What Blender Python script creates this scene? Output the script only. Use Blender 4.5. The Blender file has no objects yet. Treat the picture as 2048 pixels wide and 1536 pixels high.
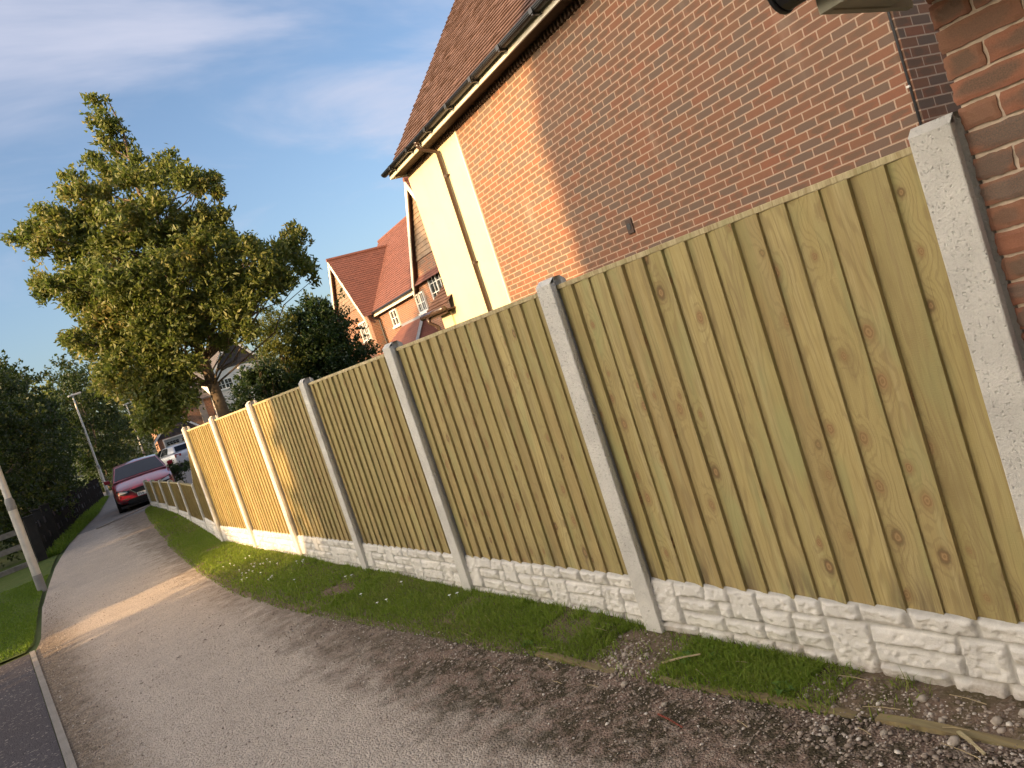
import bpy, math, random
import numpy as np
from mathutils import Matrix, Vector
random.seed(7)
RNG = np.random.default_rng(11)
scene = bpy.context.scene
COL = scene.collection
R = math.radians

# ------------------------------------------------------------------ camera
EYE = 1.71
PITCH, ROLL, YAW, FPX = .061, -.317, .588, 1540.0
_F = np.array([math.sin(YAW)*math.cos(PITCH), math.cos(YAW)*math.cos(PITCH), -math.sin(PITCH)])
_R0 = np.array([math.cos(YAW), -math.sin(YAW), 0.0]); _U0 = np.cross(_R0, _F)
_R = _R0*math.cos(ROLL) + _U0*math.sin(ROLL); _U = -_R0*math.sin(ROLL) + _U0*math.cos(ROLL)
cam_d = bpy.data.cameras.new('camera'); cam = bpy.data.objects.new('camera', cam_d); COL.objects.link(cam)
cam.matrix_world = Matrix(((_R[0], _U[0], -_F[0], 0), (_R[1], _U[1], -_F[1], 0), (_R[2], _U[2], -_F[2], EYE), (0, 0, 0, 1)))
cam_d.sensor_width = 36.0; cam_d.lens = 36.0*FPX/2048.0
cam_d.clip_start = .05; cam_d.clip_end = 3000
scene.camera = cam

# ------------------------------------------------------------------ light
SUN_ELEV = R(13.0)
SUN_TO = np.array([-.975, -.222])            # horizontal direction towards the sun
sun_d = bpy.data.lights.new('sun', 'SUN'); sun = bpy.data.objects.new('sun', sun_d); COL.objects.link(sun)
sun_d.energy = 4.9; sun_d.angle = R(.8); sun_d.color = (1.0, .64, .31)
to = Vector((SUN_TO[0]*math.cos(SUN_ELEV), SUN_TO[1]*math.cos(SUN_ELEV), math.sin(SUN_ELEV)))
sun.rotation_euler = to.to_track_quat('Z', 'Y').to_euler(); sun.location = (-8, -2, 30)
scene.view_settings.view_transform = 'Standard'; scene.view_settings.look = 'None'
scene.view_settings.exposure = 1.0; scene.view_settings.gamma = 1.0
scene.view_settings.use_curve_mapping = False


class NT:
    """small node-tree writer"""
    def __init__(s, nt):
        s.t = nt; nt.nodes.clear()
    def n(s, typ, props=None, **inp):
        nd = s.t.nodes.new('ShaderNode'+typ)
        for k, v in (props or {}).items(): setattr(nd, k, v)
        for k, v in inp.items():
            key = int(k[1:]) if k[0] == '_' and k[1:].isdigit() else k.replace('_', ' ')
            s.put(nd.inputs[key], v)
        return nd
    def put(s, sock, v):
        if isinstance(v, bpy.types.NodeSocket): s.t.links.new(v, sock)
        elif isinstance(v, (tuple, list)) and len(v) == 3 and sock.type == 'RGBA': sock.default_value = (*v, 1)
        else: sock.default_value = v
    def m(s, op, a, b=0.0, c=0.0):
        nd = s.n('Math', {'operation': op}); s.put(nd.inputs[0], a); s.put(nd.inputs[1], b); s.put(nd.inputs[2], c)
        return nd.outputs[0]
    def ss(s, v, a, b, lo=0.0, hi=1.0):
        nd = s.n('MapRange', {'interpolation_type': 'SMOOTHSTEP'}, Value=v)
        nd.inputs['From Min'].default_value = a; nd.inputs['From Max'].default_value = b
        nd.inputs['To Min'].default_value = lo; nd.inputs['To Max'].default_value = hi
        return nd.outputs[0]
    def lin(s, v, a, b, lo, hi):
        nd = s.n('MapRange', Value=v)
        nd.inputs['From Min'].default_value = a; nd.inputs['From Max'].default_value = b
        nd.inputs['To Min'].default_value = lo; nd.inputs['To Max'].default_value = hi
        return nd.outputs[0]
    def mix(s, f, a, b, mode='MIX'):
        nd = s.n('Mix', {'data_type': 'RGBA', 'blend_type': mode})
        s.put(nd.inputs[0], f); s.put(nd.inputs[6], a); s.put(nd.inputs[7], b)
        return nd.outputs[2]
    def xyz(s, v):
        nd = s.n('SeparateXYZ'); s.put(nd.inputs[0], v); return nd.outputs
    def vec(s, x=0.0, y=0.0, z=0.0):
        nd = s.n('CombineXYZ'); s.put(nd.inputs[0], x); s.put(nd.inputs[1], y); s.put(nd.inputs[2], z); return nd.outputs[0]
    def noise(s, v, scale, det=3.0, rough=.55, dist=0.0, dim='3D'):
        nd = s.n('TexNoise', {'noise_dimensions': dim}); 
        if v is not None: s.put(nd.inputs['Vector'], v)
        nd.inputs['Scale'].default_value = scale; nd.inputs['Detail'].default_value = det
        nd.inputs['Roughness'].default_value = rough; nd.inputs['Distortion'].default_value = dist
        return nd.outputs[0]
    def vor(s, v, scale, feat='F1', rnd=1.0, dim='3D'):
        nd = s.n('TexVoronoi', {'feature': feat, 'voronoi_dimensions': dim}); s.put(nd.inputs['Vector'], v)
        nd.inputs['Scale'].default_value = scale; nd.inputs['Randomness'].default_value = rnd
        return nd.outputs
    def vscale(s, v, x, y, z):
        nd = s.n('VectorMath', {'operation': 'MULTIPLY'}); s.put(nd.inputs[0], v); nd.inputs[1].default_value = (x, y, z); return nd.outputs[0]
    def obj(s): return s.n('TexCoord').outputs['Object']
    def uv(s): return s.n('TexCoord').outputs['UV']
    def attr(s, name): return s.n('Attribute', {'attribute_name': name}).outputs['Fac']
    def bump(s, h, strength=.5, dist=.01):
        nd = s.n('Bump', Height=h); nd.inputs['Strength'].default_value = strength; nd.inputs['Distance'].default_value = dist
        return nd.outputs[0]


# ---- world: physical sky with thin high cloud
world = bpy.data.worlds.new('World'); scene.world = world; world.use_nodes = True
w = NT(world.node_tree)
sky = w.n('TexSky', {'sky_type': 'NISHITA'})
sky.sun_disc = False; sky.sun_elevation = SUN_ELEV; sky.sun_rotation = math.atan2(SUN_TO[0], SUN_TO[1])
sky.altitude = 100; sky.air_density = 1.0; sky.dust_density = 3.0; sky.ozone_density = 1.0
d = w.n('TexCoord').outputs['Generated']
dx, dy, dz = w.xyz(d)
inv = w.m('DIVIDE', 1.0, w.m('ADD', w.m('MAXIMUM', dz, 0.0), .22))
pl = w.vec(w.m('MULTIPLY', dx, inv), w.m('MULTIPLY', dy, inv), 0.0)
cn = w.noise(w.vscale(pl, 1.0, 1.6, 1), 1.3, 6, .55, .6)
cb = w.noise(w.vscale(pl, 1.0, 1.0, 1), .55, 2, .5)
cover = w.ss(w.m('ADD', w.m('ADD', cn, w.m('MULTIPLY', cb, .35)), w.lin(dz, .20, .52, -.12, .20)), .62, .95)
sky_t = w.mix(1.0, sky.outputs[0], (.97, 1.05, 1.20), 'MULTIPLY')
skyc = w.mix(w.m('MULTIPLY', cover, .8), sky_t, (3.3, 3.4, 4.1))
# warm glow added to the unseen left of the sky, to brighten shaded surfaces
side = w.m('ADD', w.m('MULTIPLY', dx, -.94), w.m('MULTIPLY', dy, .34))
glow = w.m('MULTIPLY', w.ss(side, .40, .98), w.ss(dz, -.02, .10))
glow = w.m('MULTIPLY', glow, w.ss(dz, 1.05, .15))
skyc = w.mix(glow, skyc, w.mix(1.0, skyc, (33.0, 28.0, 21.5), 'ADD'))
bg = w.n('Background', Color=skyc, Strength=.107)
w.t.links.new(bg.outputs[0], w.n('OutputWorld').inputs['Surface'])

# ------------------------------------------------------------------ mesh helpers
GY = [14.5, 18, 20, 24, 27, 60]; GZ = [0, .09, .145, .2, .23, .3]
def gz(y): return float(np.interp(y, GY, GZ))
BASE = {}
def nrm(v): v = np.asarray(v, float); return v/np.linalg.norm(v)

class MB:
    def __init__(s): s.v = []; s.f = []; s.uv = []; s.at = []; s.cur = 0.0
    def add(s, pts, faces, uvs=None, at=None):
        o = len(s.v); s.v += [tuple(map(float, p)) for p in pts]
        for i, fc in enumerate(faces):
            s.f.append(tuple(o+k for k in fc)); s.uv.append(uvs[i] if uvs else None); s.at.append(s.cur if at is None else at)
        return s
    def quad(s, a, b, c, d_, uv=None): return s.add([a, b, c, d_], [(0, 1, 2, 3)], [uv] if uv else None)
    def poly(s, pts): return s.add(pts, [tuple(range(len(pts)))])
    def box(s, a, b):
        (x0, y0, z0), (x1, y1, z1) = a, b
        p = [(x0, y0, z0), (x1, y0, z0), (x1, y1, z0), (x0, y1, z0), (x0, y0, z1), (x1, y0, z1), (x1, y1, z1), (x0, y1, z1)]
        return s.add(p, BOXF)
    def obox(s, o, ax, ay, az):
        """box from corner o along three edge vectors"""
        o, ax, ay, az = (np.asarray(q, float) for q in (o, ax, ay, az))
        p = [o, o+ax, o+ax+ay, o+ay, o+az, o+ax+az, o+ax+ay+az, o+ay+az]
        f = BOXF if np.dot(np.cross(ax, ay), az) > 0 else [tuple(reversed(q)) for q in BOXF]
        return s.add(p, f)
    def bar(s, p, q, wdt, hgt, up=(0, 0, 1)):
        p, q = np.asarray(p, float), np.asarray(q, float); t = nrm(q-p); sd = nrm(np.cross(t, up)); u = np.cross(sd, t)
        return s.obox(p-sd*wdt/2-u*hgt/2, q-p, sd*wdt, u*hgt)
    def prism(s, poly, vec):
        """planar polygon extruded by vec"""
        P = [np.asarray(q, float) for q in poly]; vec = np.asarray(vec, float); n = len(P)
        nn = sum((np.cross(P[i]-P[0], P[(i+1) % n]-P[0]) for i in range(1, n-1)), np.zeros(3))
        if np.dot(nn, vec) > 0: P = P[::-1]
        f = [tuple(range(n)), tuple(range(2*n-1, n-1, -1))] + [(i, i+n, (i+1) % n+n, (i+1) % n) for i in range(n)]
        return s.add(P+[q+vec for q in P], f)
    def tube(s, path, rad, n=10, cap=True):
        P = [np.asarray(q, float) for q in path]; rad = rad if hasattr(rad, '__len__') else [rad]*len(P)
        pts, fs = [], []; ref = None
        for i, q in enumerate(P):
            t = nrm(P[min(i+1, len(P)-1)]-P[max(i-1, 0)])
            if ref is None: ref = np.array([1., 0, 0]) if abs(t[0]) < .8 else np.array([0, 1., 0])
            a = nrm(ref-t*np.dot(ref, t)); b = np.cross(t, a); ref = a
            for k in range(n):
                an = 2*math.pi*k/n; pts.append(q+rad[i]*(a*math.cos(an)+b*math.sin(an)))
        for i in range(len(P)-1):
            for k in range(n):
                k2 = (k+1) % n; fs.append((i*n+k, i*n+k2, (i+1)*n+k2, (i+1)*n+k))
        if cap: fs += [tuple(range(n-1, -1, -1)), tuple((len(P)-1)*n+k for k in range(n))]
        return s.add(pts, fs)
    def grid(s, P, uvs=False):
        """P: rows x cols x 3"""
        P = np.asarray(P, float); r, c = P.shape[:2]
        return s.add(P.reshape(-1, 3), [(i*c+j, i*c+j+1, (i+1)*c+j+1, (i+1)*c+j) for i in range(r-1) for j in range(c-1)])
BOXF = [(3, 2, 1, 0), (4, 5, 6, 7), (0, 1, 5, 4), (1, 2, 6, 5), (2, 3, 7, 6), (3, 0, 4, 7)]

def tag(o, label=None, cat=None, group=None, kind=None):
    for k, v in (('label', label), ('category', cat), ('group', group), ('kind', kind)):
        if v: o[k] = v
    return o

def thing(name, loc, label, cat, group=None, kind=None):
    o = bpy.data.objects.new(name, None); o.empty_display_size = .2; COL.objects.link(o)
    o.location = loc; BASE[o] = np.array(loc, float); return tag(o, label, cat, group, kind)

def build(name, mb, mat, parent=None, smooth=False, bevel=0.0, base=None):
    off = BASE[parent] if parent is not None else (np.array(base, float) if base is not None else np.zeros(3))
    me = bpy.data.meshes.new(name)
    V = np.array(mb.v) - off
    me.from_pydata(V.tolist(), [], mb.f)
    uvl = me.uv_layers.new(name='UVMap'); dat = np.zeros((len(me.loops), 2), np.float32)
    W = np.array(mb.v); li = 0
    for f, u in zip(mb.f, mb.uv):
        if u is not None:
            for k, q in enumerate(u): dat[li+k] = q
        else:
            p = W[list(f)]; nn = np.zeros(3)
            for i in range(1, len(f)-1): nn += np.cross(p[i]-p[0], p[i+1]-p[0])
            L = np.linalg.norm(nn); nn = nn/L if L > 1e-12 else np.array([0, 0, 1.])
            if abs(nn[2]) > .97: dat[li:li+len(f)] = p[:, :2]
            else:
                t = nrm([-nn[1], nn[0], 0]); b = np.cross(nn, t); dat[li:li+len(f), 0] = p@t; dat[li:li+len(f), 1] = p@b
        li += len(f)
    uvl.data.foreach_set('uv', dat.ravel())
    a = me.attributes.new('rnd', 'FLOAT', 'FACE'); a.data.foreach_set('value', np.array(mb.at, np.float32))
    if smooth: me.polygons.foreach_set('use_smooth', [True]*len(me.polygons))
    me.materials.append(mat); me.update()
    o = bpy.data.objects.new(name, me); COL.objects.link(o)
    if parent is not None:
        o.parent = parent; BASE[o] = BASE[parent]
    else:
        o.location = off; BASE[o] = off
    if bevel:
        md = o.modifiers.new('bevel', 'BEVEL'); md.width = bevel; md.segments = 2; md.limit_method = 'ANGLE'; md.angle_limit = R(40)
    return o

def raw(name, V, F, mat, parent=None, base=None, smooth=False):
    """big mesh from numpy arrays; F is (n,3) or (n,4)"""
    off = BASE[parent] if parent is not None else (np.array(base, float) if base is not None else np.zeros(3))
    me = bpy.data.meshes.new(name); n, k = F.shape
    me.vertices.add(len(V)); me.vertices.foreach_set('co', (V-off).astype(np.float32).ravel())
    me.loops.add(n*k); me.loops.foreach_set('vertex_index', F.astype(np.int32).ravel())
    me.polygons.add(n); me.polygons.foreach_set('loop_start', (np.arange(n)*k).astype(np.int32))
    me.polygons.foreach_set('loop_total', np.full(n, k, np.int32))
    if smooth: me.polygons.foreach_set('use_smooth', np.ones(n, bool))
    me.update(calc_edges=True); me.validate(); me.materials.append(mat)
    o = bpy.data.objects.new(name, me); COL.objects.link(o)
    if parent is not None: o.parent = parent; BASE[o] = BASE[parent]
    else: o.location = off; BASE[o] = off
    return o

def copy_tree(o, parent=None):
    c = o.copy(); COL.objects.link(c)
    if parent is not None: c.parent = parent
    BASE[c] = BASE[o]
    for ch in list(o.children): copy_tree(ch, c)
    return c

def vnoise(shape, cells, rng):
    """bilinear value noise on a grid"""
    gy, gx = cells; L = rng.random((gy+2, gx+2)); ny, nx = shape
    y = np.linspace(0, gy, ny); x = np.linspace(0, gx, nx); y0 = np.floor(y).astype(int); x0 = np.floor(x).astype(int)
    fy = (y-y0)[:, None]; fx = (x-x0)[None]; fy = fy*fy*(3-2*fy); fx = fx*fx*(3-2*fx)
    a = L[np.ix_(y0, x0)]; b = L[np.ix_(y0, x0+1)]; c = L[np.ix_(y0+1, x0)]; e = L[np.ix_(y0+1, x0+1)]
    return (a*(1-fx)+b*fx)*(1-fy)+(c*(1-fx)+e*fx)*fy

# ------------------------------------------------------------------ materials
def material(name):
    m = bpy.data.materials.new(name); m.use_nodes = True; t = NT(m.node_tree)
    out = t.n('OutputMaterial'); return m, t, out
def finish(t, out, color, rough=.8, normal=None, metallic=0.0, spec=.35, **kw):
    p = t.n('BsdfPrincipled'); t.put(p.inputs['Base Color'], color); t.put(p.inputs['Roughness'], rough)
    p.inputs['Metallic'].default_value = metallic; p.inputs['Specular IOR Level'].default_value = spec
    if normal is not None: t.put(p.inputs['Normal'], normal)
    for k, v in kw.items(): t.put(p.inputs[k.replace('_', ' ')], v)
    t.t.links.new(p.outputs[0], out.inputs['Surface']); return p
def plain(name, col, rough=.6, metallic=0.0, spec=.4, var=.12, scale=9.0, bump=0.0, **kw):
    m, t, o = material(name); nz = t.noise(t.obj(), scale, 5, .6)
    c = t.mix(t.lin(nz, .3, .7, 0, 1), tuple(x*(1-var) for x in col), tuple(min(1, x*(1+var)) for x in col))
    finish(t, o, c, rough, t.bump(t.noise(t.obj(), scale*14, 3), bump, .004) if bump else None, metallic, spec, **kw); return m

def brick_mat(name, real=False, tone=1.0, dark=1.0, mortar=(.44, .32, .235)):
    m, t, o = material(name)
    u, v, _ = t.xyz(t.uv())
    if real:                        # each brick is geometry: the map runs 0..1 over its face
        fu, fv = u, v; r = t.n('TexWhiteNoise', {'noise_dimensions': '1D'}, W=t.m('MULTIPLY', t.attr('rnd'), 917.0)).outputs['Color']
        off = t.m('MULTIPLY', t.attr('rnd'), 57.0); co = t.vec(t.m('ADD', t.m('MULTIPLY', u, .215), off), t.m('MULTIPLY', v, .065), 0.0)
    else:
        rv = t.m('DIVIDE', v, .075); row = t.m('FLOOR', rv); fv = t.m('SUBTRACT', rv, row)
        uo = t.m('ADD', t.m('DIVIDE', u, .225), t.m('MULTIPLY', t.m('FLOORED_MODULO', row, 2.0), .5)); cl = t.m('FLOOR', uo); fu = t.m('SUBTRACT', uo, cl)
        r = t.n('TexWhiteNoise', {'noise_dimensions': '3D'}, Vector=t.vec(cl, row, 3.0)).outputs['Color']
        co = t.uv()
    r1, r2, r3 = t.xyz(r)
    nz = t.noise(co, 26, 4, .6); nf = t.noise(co, 230, 3, .65); nm = t.noise(t.vscale(co, 1, 2.2, 1), 11, 3, .55)
    ex = t.m('MULTIPLY', t.m('SUBTRACT', fu, .5), 2.0); ey = t.m('MULTIPLY', t.m('SUBTRACT', fv, .5), 2.0)
    el = t.m('SQRT', t.m('ADD', t.m('MULTIPLY', t.m('MULTIPLY', ex, ex), .95), t.m('MULTIPLY', t.m('MULTIPLY', ey, ey), 1.1)))
    el = t.m('ADD', el, t.m('MULTIPLY', t.m('SUBTRACT', nm, .5), 1.5))
    smud = t.m('MULTIPLY', t.ss(el, 1.05, .45), t.ss(r1, .12, .5))
    full = t.m('MULTIPLY', t.ss(r3, .70, .78), t.ss(el, 1.35, .9))
    red = t.mix(r2, (.245*tone, .098*tone, .056*tone), (.20*tone, .106*tone, .063*tone))
    red = t.mix(t.lin(nz, .3, .7, 0, .55), red, (.17*tone, .078*tone, .05*tone))
    c = t.mix(t.m('MULTIPLY', smud, .78*dark), red, (.095, .078, .057)); c = t.mix(t.m('MULTIPLY', full, .85), c, (.105, .092, .075))
    drift = t.noise(co, .55, 4, .6); c = t.mix(t.ss(drift, .48, .72, 0, .35), c, (.15, .095, .065)); c = t.mix(t.ss(t.noise(t.vscale(co, 2.4, .5, 1), 1.0, 4, .6), .58, .8, 0, .3), c, (.40, .30, .23))
    spot = t.m('MULTIPLY', t.ss(t.noise(co, 75, 2, .5), .70, .78), t.ss(r1, .35, .7)); c = t.mix(t.m('MULTIPLY', spot, .8), c, (.03, .024, .02))
    c = t.mix(t.lin(nf, .3, .7, .0, .35), c, (.34*tone, .17*tone, .11*tone))
    if real:
        nrm_ = t.bump(t.m('ADD', t.m('MULTIPLY', nf, .5), nz), .55, .004); finish(t, o, c, .88, nrm_, spec=.25)
    else:
        du = t.m('MULTIPLY', t.m('SUBTRACT', .5, t.m('ABSOLUTE', t.m('SUBTRACT', fu, .5))), .225)
        dv = t.m('MULTIPLY', t.m('SUBTRACT', .5, t.m('ABSOLUTE', t.m('SUBTRACT', fv, .5))), .075)
        e = t.m('ADD', t.m('MINIMUM', du, dv), t.m('MULTIPLY', t.m('SUBTRACT', t.noise(co, 60, 3), .5), .004))
        msk = t.ss(e, .0042, .0068)
        mc = t.mix(nz, tuple(x*.82 for x in mortar), tuple(min(1, x*1.15) for x in mortar))
        c = t.mix(msk, mc, c)
        finish(t, o, c, .9, t.bump(t.m('ADD', msk, t.m('MULTIPLY', nf, .18)), .7, .006), spec=.2)
    return m

def wood_mat(name, tintA=(.49, .385, .165), tintB=(.345, .29, .115), tintC=(.37, .265, .115), knots=True):
    m, t, o = material(name); u, v, _ = t.xyz(t.uv()); rn = t.attr('rnd')
    X = t.m('ADD', u, t.m('MULTIPLY', rn, 37.3)); Y = t.m('ADD', v, t.m('MULTIPLY', rn, 91.7))
    P = t.vec(X, Y, 0.0); PK = t.vec(X, t.m('MULTIPLY', Y, .72), 0.0)
    r = t.n('TexWhiteNoise', {'noise_dimensions': '1D'}, W=t.m('MULTIPLY', rn, 613.0)).outputs['Color']; r1, r2, r3 = t.xyz(r)
    vo = t.vor(PK, 7.0, dim='2D'); dist = t.m('DIVIDE', vo['Distance'], 7.0); kr = t.xyz(vo['Color'])
    dist = t.m('ADD', dist, t.m('MULTIPLY', t.m('SUBTRACT', t.noise(P, 60, 2), .5), .012))
    isk = t.ss(kr[0], .62, .64) if knots else 0.0
    halo = t.m('MULTIPLY', isk, t.m('POWER', 2.718, t.m('MULTIPLY', t.m('MULTIPLY', dist, dist), -420.0)))
    low = t.noise(t.vscale(P, 7, 1.0, 1), 1.0, 3, .5)
    ph = t.m('ADD', t.m('ADD', t.m('MULTIPLY', X, 150.0), t.m('MULTIPLY', low, 55.0)), t.m('MULTIPLY', halo, 17.0))
    ring = t.m('ADD', t.m('MULTIPLY', t.m('SINE', ph), .5), .5)
    fib = t.noise(t.vscale(P, 420, 7, 1), 1.0, 4, .6); band = t.noise(t.vscale(P, 16, .9, 1), 1.0, 4, .55); mot = t.noise(t.vscale(P, 60, 22, 1), 1.0, 3, .6)
    base = t.mix(r1, tintA, tintB); base = t.mix(t.m('MULTIPLY', t.ss(r2, .45, 1.0), .8), base, tintC)
    c = t.mix(t.m('MULTIPLY', t.ss(ring, .55, 1.0), t.lin(band, .35, .65, .2, .85)), base, (.215, .145, .06))
    c = t.mix(t.lin(band, .42, .7, 0, .6), c, (.50, .42, .215)); c = t.mix(t.lin(fib, .35, .75, 0, .6), c, (.20, .145, .06)); drk = t.noise(t.vscale(P, 95, 1.6, 1), 1.0, 3, .6); c = t.mix(t.ss(drk, .60, .76, 0, .7), c, (.15, .10, .045))
    c = t.mix(t.lin(mot, .45, .8, 0, .3), c, (.33, .27, .12))
    stain = t.noise(t.vscale(P, 9, 2.6, 1), 1.0, 3, .5); c = t.mix(t.ss(stain, .56, .78, 0, .6), c, (.20, .14, .065)); wide = t.noise(t.vscale(P, 24, .55, 1), 1.0, 3, .6); c = t.mix(t.ss(wide, .50, .72, 0, .6), c, (.235, .18, .08))
    grn = t.noise(t.vscale(P, 5, 1.3, 1), 1.7, 2, .5); c = t.mix(t.ss(grn, .50, .72, 0, .5), c, (.29, .30, .13))
    if knots:
        krad = t.lin(kr[1], 0, 1, .008, .020)
        kd = t.m('DIVIDE', dist, krad); kn = t.m('MULTIPLY', isk, t.ss(kd, 1.15, .85)); rim = t.m('MULTIPLY', isk, t.m('MULTIPLY', t.ss(kd, 2.6, .9), .55))
        kring = t.m('ADD', t.m('MULTIPLY', t.m('SINE', t.m('MULTIPLY', kd, 11.0)), .5), .5)
        c = t.mix(rim, c, (.22, .14, .06)); c = t.mix(t.m('MULTIPLY', kn, .85), c, t.mix(kring, (.33, .205, .095), (.22, .13, .06)))
        blk = t.m('MULTIPLY', t.m('MULTIPLY', isk, t.ss(kr[2], .72, .8)), t.m('MULTIPLY', t.ss(kd, 1.5, 1.0), t.ss(kd, .5, .95))); c = t.mix(t.m('MULTIPLY', blk, .5), c, (.045, .035, .025))
    saw = t.noise(t.vscale(P, 70, 260, 1), 1.0, 2, .5)
    c = t.mix(t.m('MULTIPLY', t.m('MULTIPLY', r3, r3), .5), c, (.26, .20, .085))
    c = t.mix(t.m('MULTIPLY', t.ss(v, .56, .30), t.ss(t.noise(t.vscale(P, 13, 2.2, 1), 1.0, 3, .6), .48, .70, 0, .75)), c, (.12, .085, .05))
    h = t.m('ADD', t.m('MULTIPLY', fib, .7), t.m('ADD', t.m('MULTIPLY', ring, .35), t.m('ADD', t.m('MULTIPLY', mot, .8), t.m('MULTIPLY', saw, t.m('MULTIPLY', t.ss(r3, .35, .6), 1.3)))))
    finish(t, o, c, .82, t.bump(h, .35, .003), spec=.25); return m

def concrete_mat(name, col, pit=1.0, scale=1.0, dirt=False):
    m, t, o = material(name); P = t.obj()
    v1 = t.vor(t.n('VectorMath', {'operation': 'ADD'}, _0=P, _1=t.vscale(t.n('TexNoise', Vector=P, Scale=90.0).outputs['Color'], .012, .012, .012)).outputs[0], 62*scale)['Distance']; v2 = t.vor(P, 150*scale)['Distance']; n1 = t.noise(P, 5, 4); n2 = t.noise(P, 160*scale, 4, .65)
    holes = t.m('ADD', t.ss(v1, .10, .33), t.m('MULTIPLY', t.ss(v2, .08, .3), .5))
    c = t.mix(t.lin(n1, .3, .7, 0, 1), tuple(x*.86 for x in col), tuple(min(1, x*1.1) for x in col))
    c = t.mix(t.lin(n2, .4, .75, 0, .35), c, tuple(x*.62 for x in col))
    sp = t.m('MULTIPLY', t.ss(t.vor(P, 70*scale)['Distance'], .17, .09), t.ss(t.noise(P, 33, 2), .5, .6)); c = t.mix(t.m('MULTIPLY', sp, .28*pit), c, tuple(x*.22 for x in col))
    if dirt: c = t.mix(t.m('MULTIPLY', t.attr('dirt'), t.lin(t.noise(P, 25, 3), .3, .7, .35, .75)), c, tuple(x*.42 for x in col))
    if dirt:
        sp_ = t.m('MULTIPLY', t.ss(t.m('ADD', t.xyz(P)[2], t.m('MULTIPLY', t.m('SUBTRACT', t.noise(P, 9, 4, .6), .5), .16)), .10, .015), t.lin(t.noise(P, 70, 3), .3, .7, .35, 1.0)); c = t.mix(t.m('MULTIPLY', sp_, .7), c, (.33, .25, .175))
        c = t.mix(t.ss(t.noise(P, 4, 4, .6), .55, .75, 0, .3), c, (.50, .47, .38))
    finish(t, o, c, .92, t.bump(t.m('ADD', t.m('MULTIPLY', holes, pit), t.m('MULTIPLY', n2, .9)), .7, .010), spec=.2); return m

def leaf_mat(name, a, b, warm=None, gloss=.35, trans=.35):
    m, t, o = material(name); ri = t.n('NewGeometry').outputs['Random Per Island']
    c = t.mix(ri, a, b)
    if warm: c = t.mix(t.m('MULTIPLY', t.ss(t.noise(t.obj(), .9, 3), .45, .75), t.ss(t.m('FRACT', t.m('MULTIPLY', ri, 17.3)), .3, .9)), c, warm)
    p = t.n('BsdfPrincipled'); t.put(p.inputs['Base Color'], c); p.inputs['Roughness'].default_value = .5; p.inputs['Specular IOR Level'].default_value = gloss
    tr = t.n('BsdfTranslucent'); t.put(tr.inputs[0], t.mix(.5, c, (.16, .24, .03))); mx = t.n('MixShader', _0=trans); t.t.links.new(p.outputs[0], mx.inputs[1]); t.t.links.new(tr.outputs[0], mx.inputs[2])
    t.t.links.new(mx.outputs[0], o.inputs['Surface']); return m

def tile_mat(name, a, b, wdt=.165, gauge=.1):
    m, t, o = material(name); u, v, _ = t.xyz(t.uv())
    row = t.m('FLOOR', t.m('DIVIDE', v, gauge)); uu = t.m('ADD', t.m('DIVIDE', u, wdt), t.m('MULTIPLY', t.m('FLOORED_MODULO', row, 2.0), .5)); cl = t.m('FLOOR', uu); fu = t.m('SUBTRACT', uu, cl)
    r = t.n('TexWhiteNoise', {'noise_dimensions': '3D'}, Vector=t.vec(cl, row, 1.0)).outputs['Value']
    nz = t.noise(t.obj(), 30, 4, .6)
    c = t.mix(t.m('MULTIPLY', t.m('ADD', r, nz), .5), a, b)
    fv = t.m('FRACT', t.m('DIVIDE', v, gauge))
    gap = t.ss(t.m('SUBTRACT', .5, t.m('ABSOLUTE', t.m('SUBTRACT', fu, .5))), .0, .035)
    lip = t.ss(fv, .0, .12)
    finish(t, o, t.mix(t.m('MULTIPLY', gap, lip), tuple(x*.35 for x in a), c), .85, t.bump(t.m('ADD', gap, t.m('ADD', t.m('MULTIPLY', r, .5), t.m('MULTIPLY', nz, .3))), .6, .012), spec=.25); return m

M = {}
M['brick'] = brick_mat('house brick'); M['brickreal'] = brick_mat('near brick', real=True, tone=1.15, dark=1.1)
M['brickred'] = brick_mat('red brick', tone=1.12, dark=.55, mortar=(.42, .28, .2))
M['mortar'] = plain('mortar', (.56, .45, .34), .95, var=.2, scale=30, bump=.8)
M['wood'] = wood_mat('feather edge wood'); M['cap'] = wood_mat('capping wood', (.70, .60, .38), (.66, .56, .35), (.64, .52, .32), knots=False)
M['post'] = concrete_mat('post concrete', (.66, .635, .57)); M['gboard'] = concrete_mat('gravel board concrete', (.82, .785, .71), .25, 1.5, True)
M['kerb'] = concrete_mat('kerb concrete', (.30, .27, .23), .6, 1.2)
def render_mat():
    m, t, o = material('cream render'); P = t.obj(); x, y, z = t.xyz(P)
    st = t.noise(t.vec(t.m('MULTIPLY', t.m('ADD', x, y), 9.0), t.m('MULTIPLY', z, .35), 0.0), 1.0, 4, .6); bl = t.noise(P, 1.3, 4, .6); gr = t.noise(P, 120, 3, .6)
    c = t.mix(t.lin(bl, .3, .7, 0, 1), (.70, .60, .385), (.64, .545, .345)); c = t.mix(t.ss(st, .52, .78, 0, .35), c, (.52, .43, .28)); c = t.mix(t.ss(t.noise(P, 7, 3), .66, .72, 0, .3), c, (.45, .38, .26))
    finish(t, o, c, .92, t.bump(t.m('ADD', gr, t.m('MULTIPLY', bl, .6)), .6, .006), spec=.2); return m
M['render'] = render_mat()
M['trim'] = plain('white trim', (.66, .60, .48), .5, var=.04); M['white'] = plain('white upvc', (.74, .72, .67), .4, var=.03)
M['black'] = plain('black gutter', (.012, .012, .013), .35, spec=.5); M['brownpipe'] = plain('brown downpipe', (.062, .04, .03), .25, spec=.55, var=.1)
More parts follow.
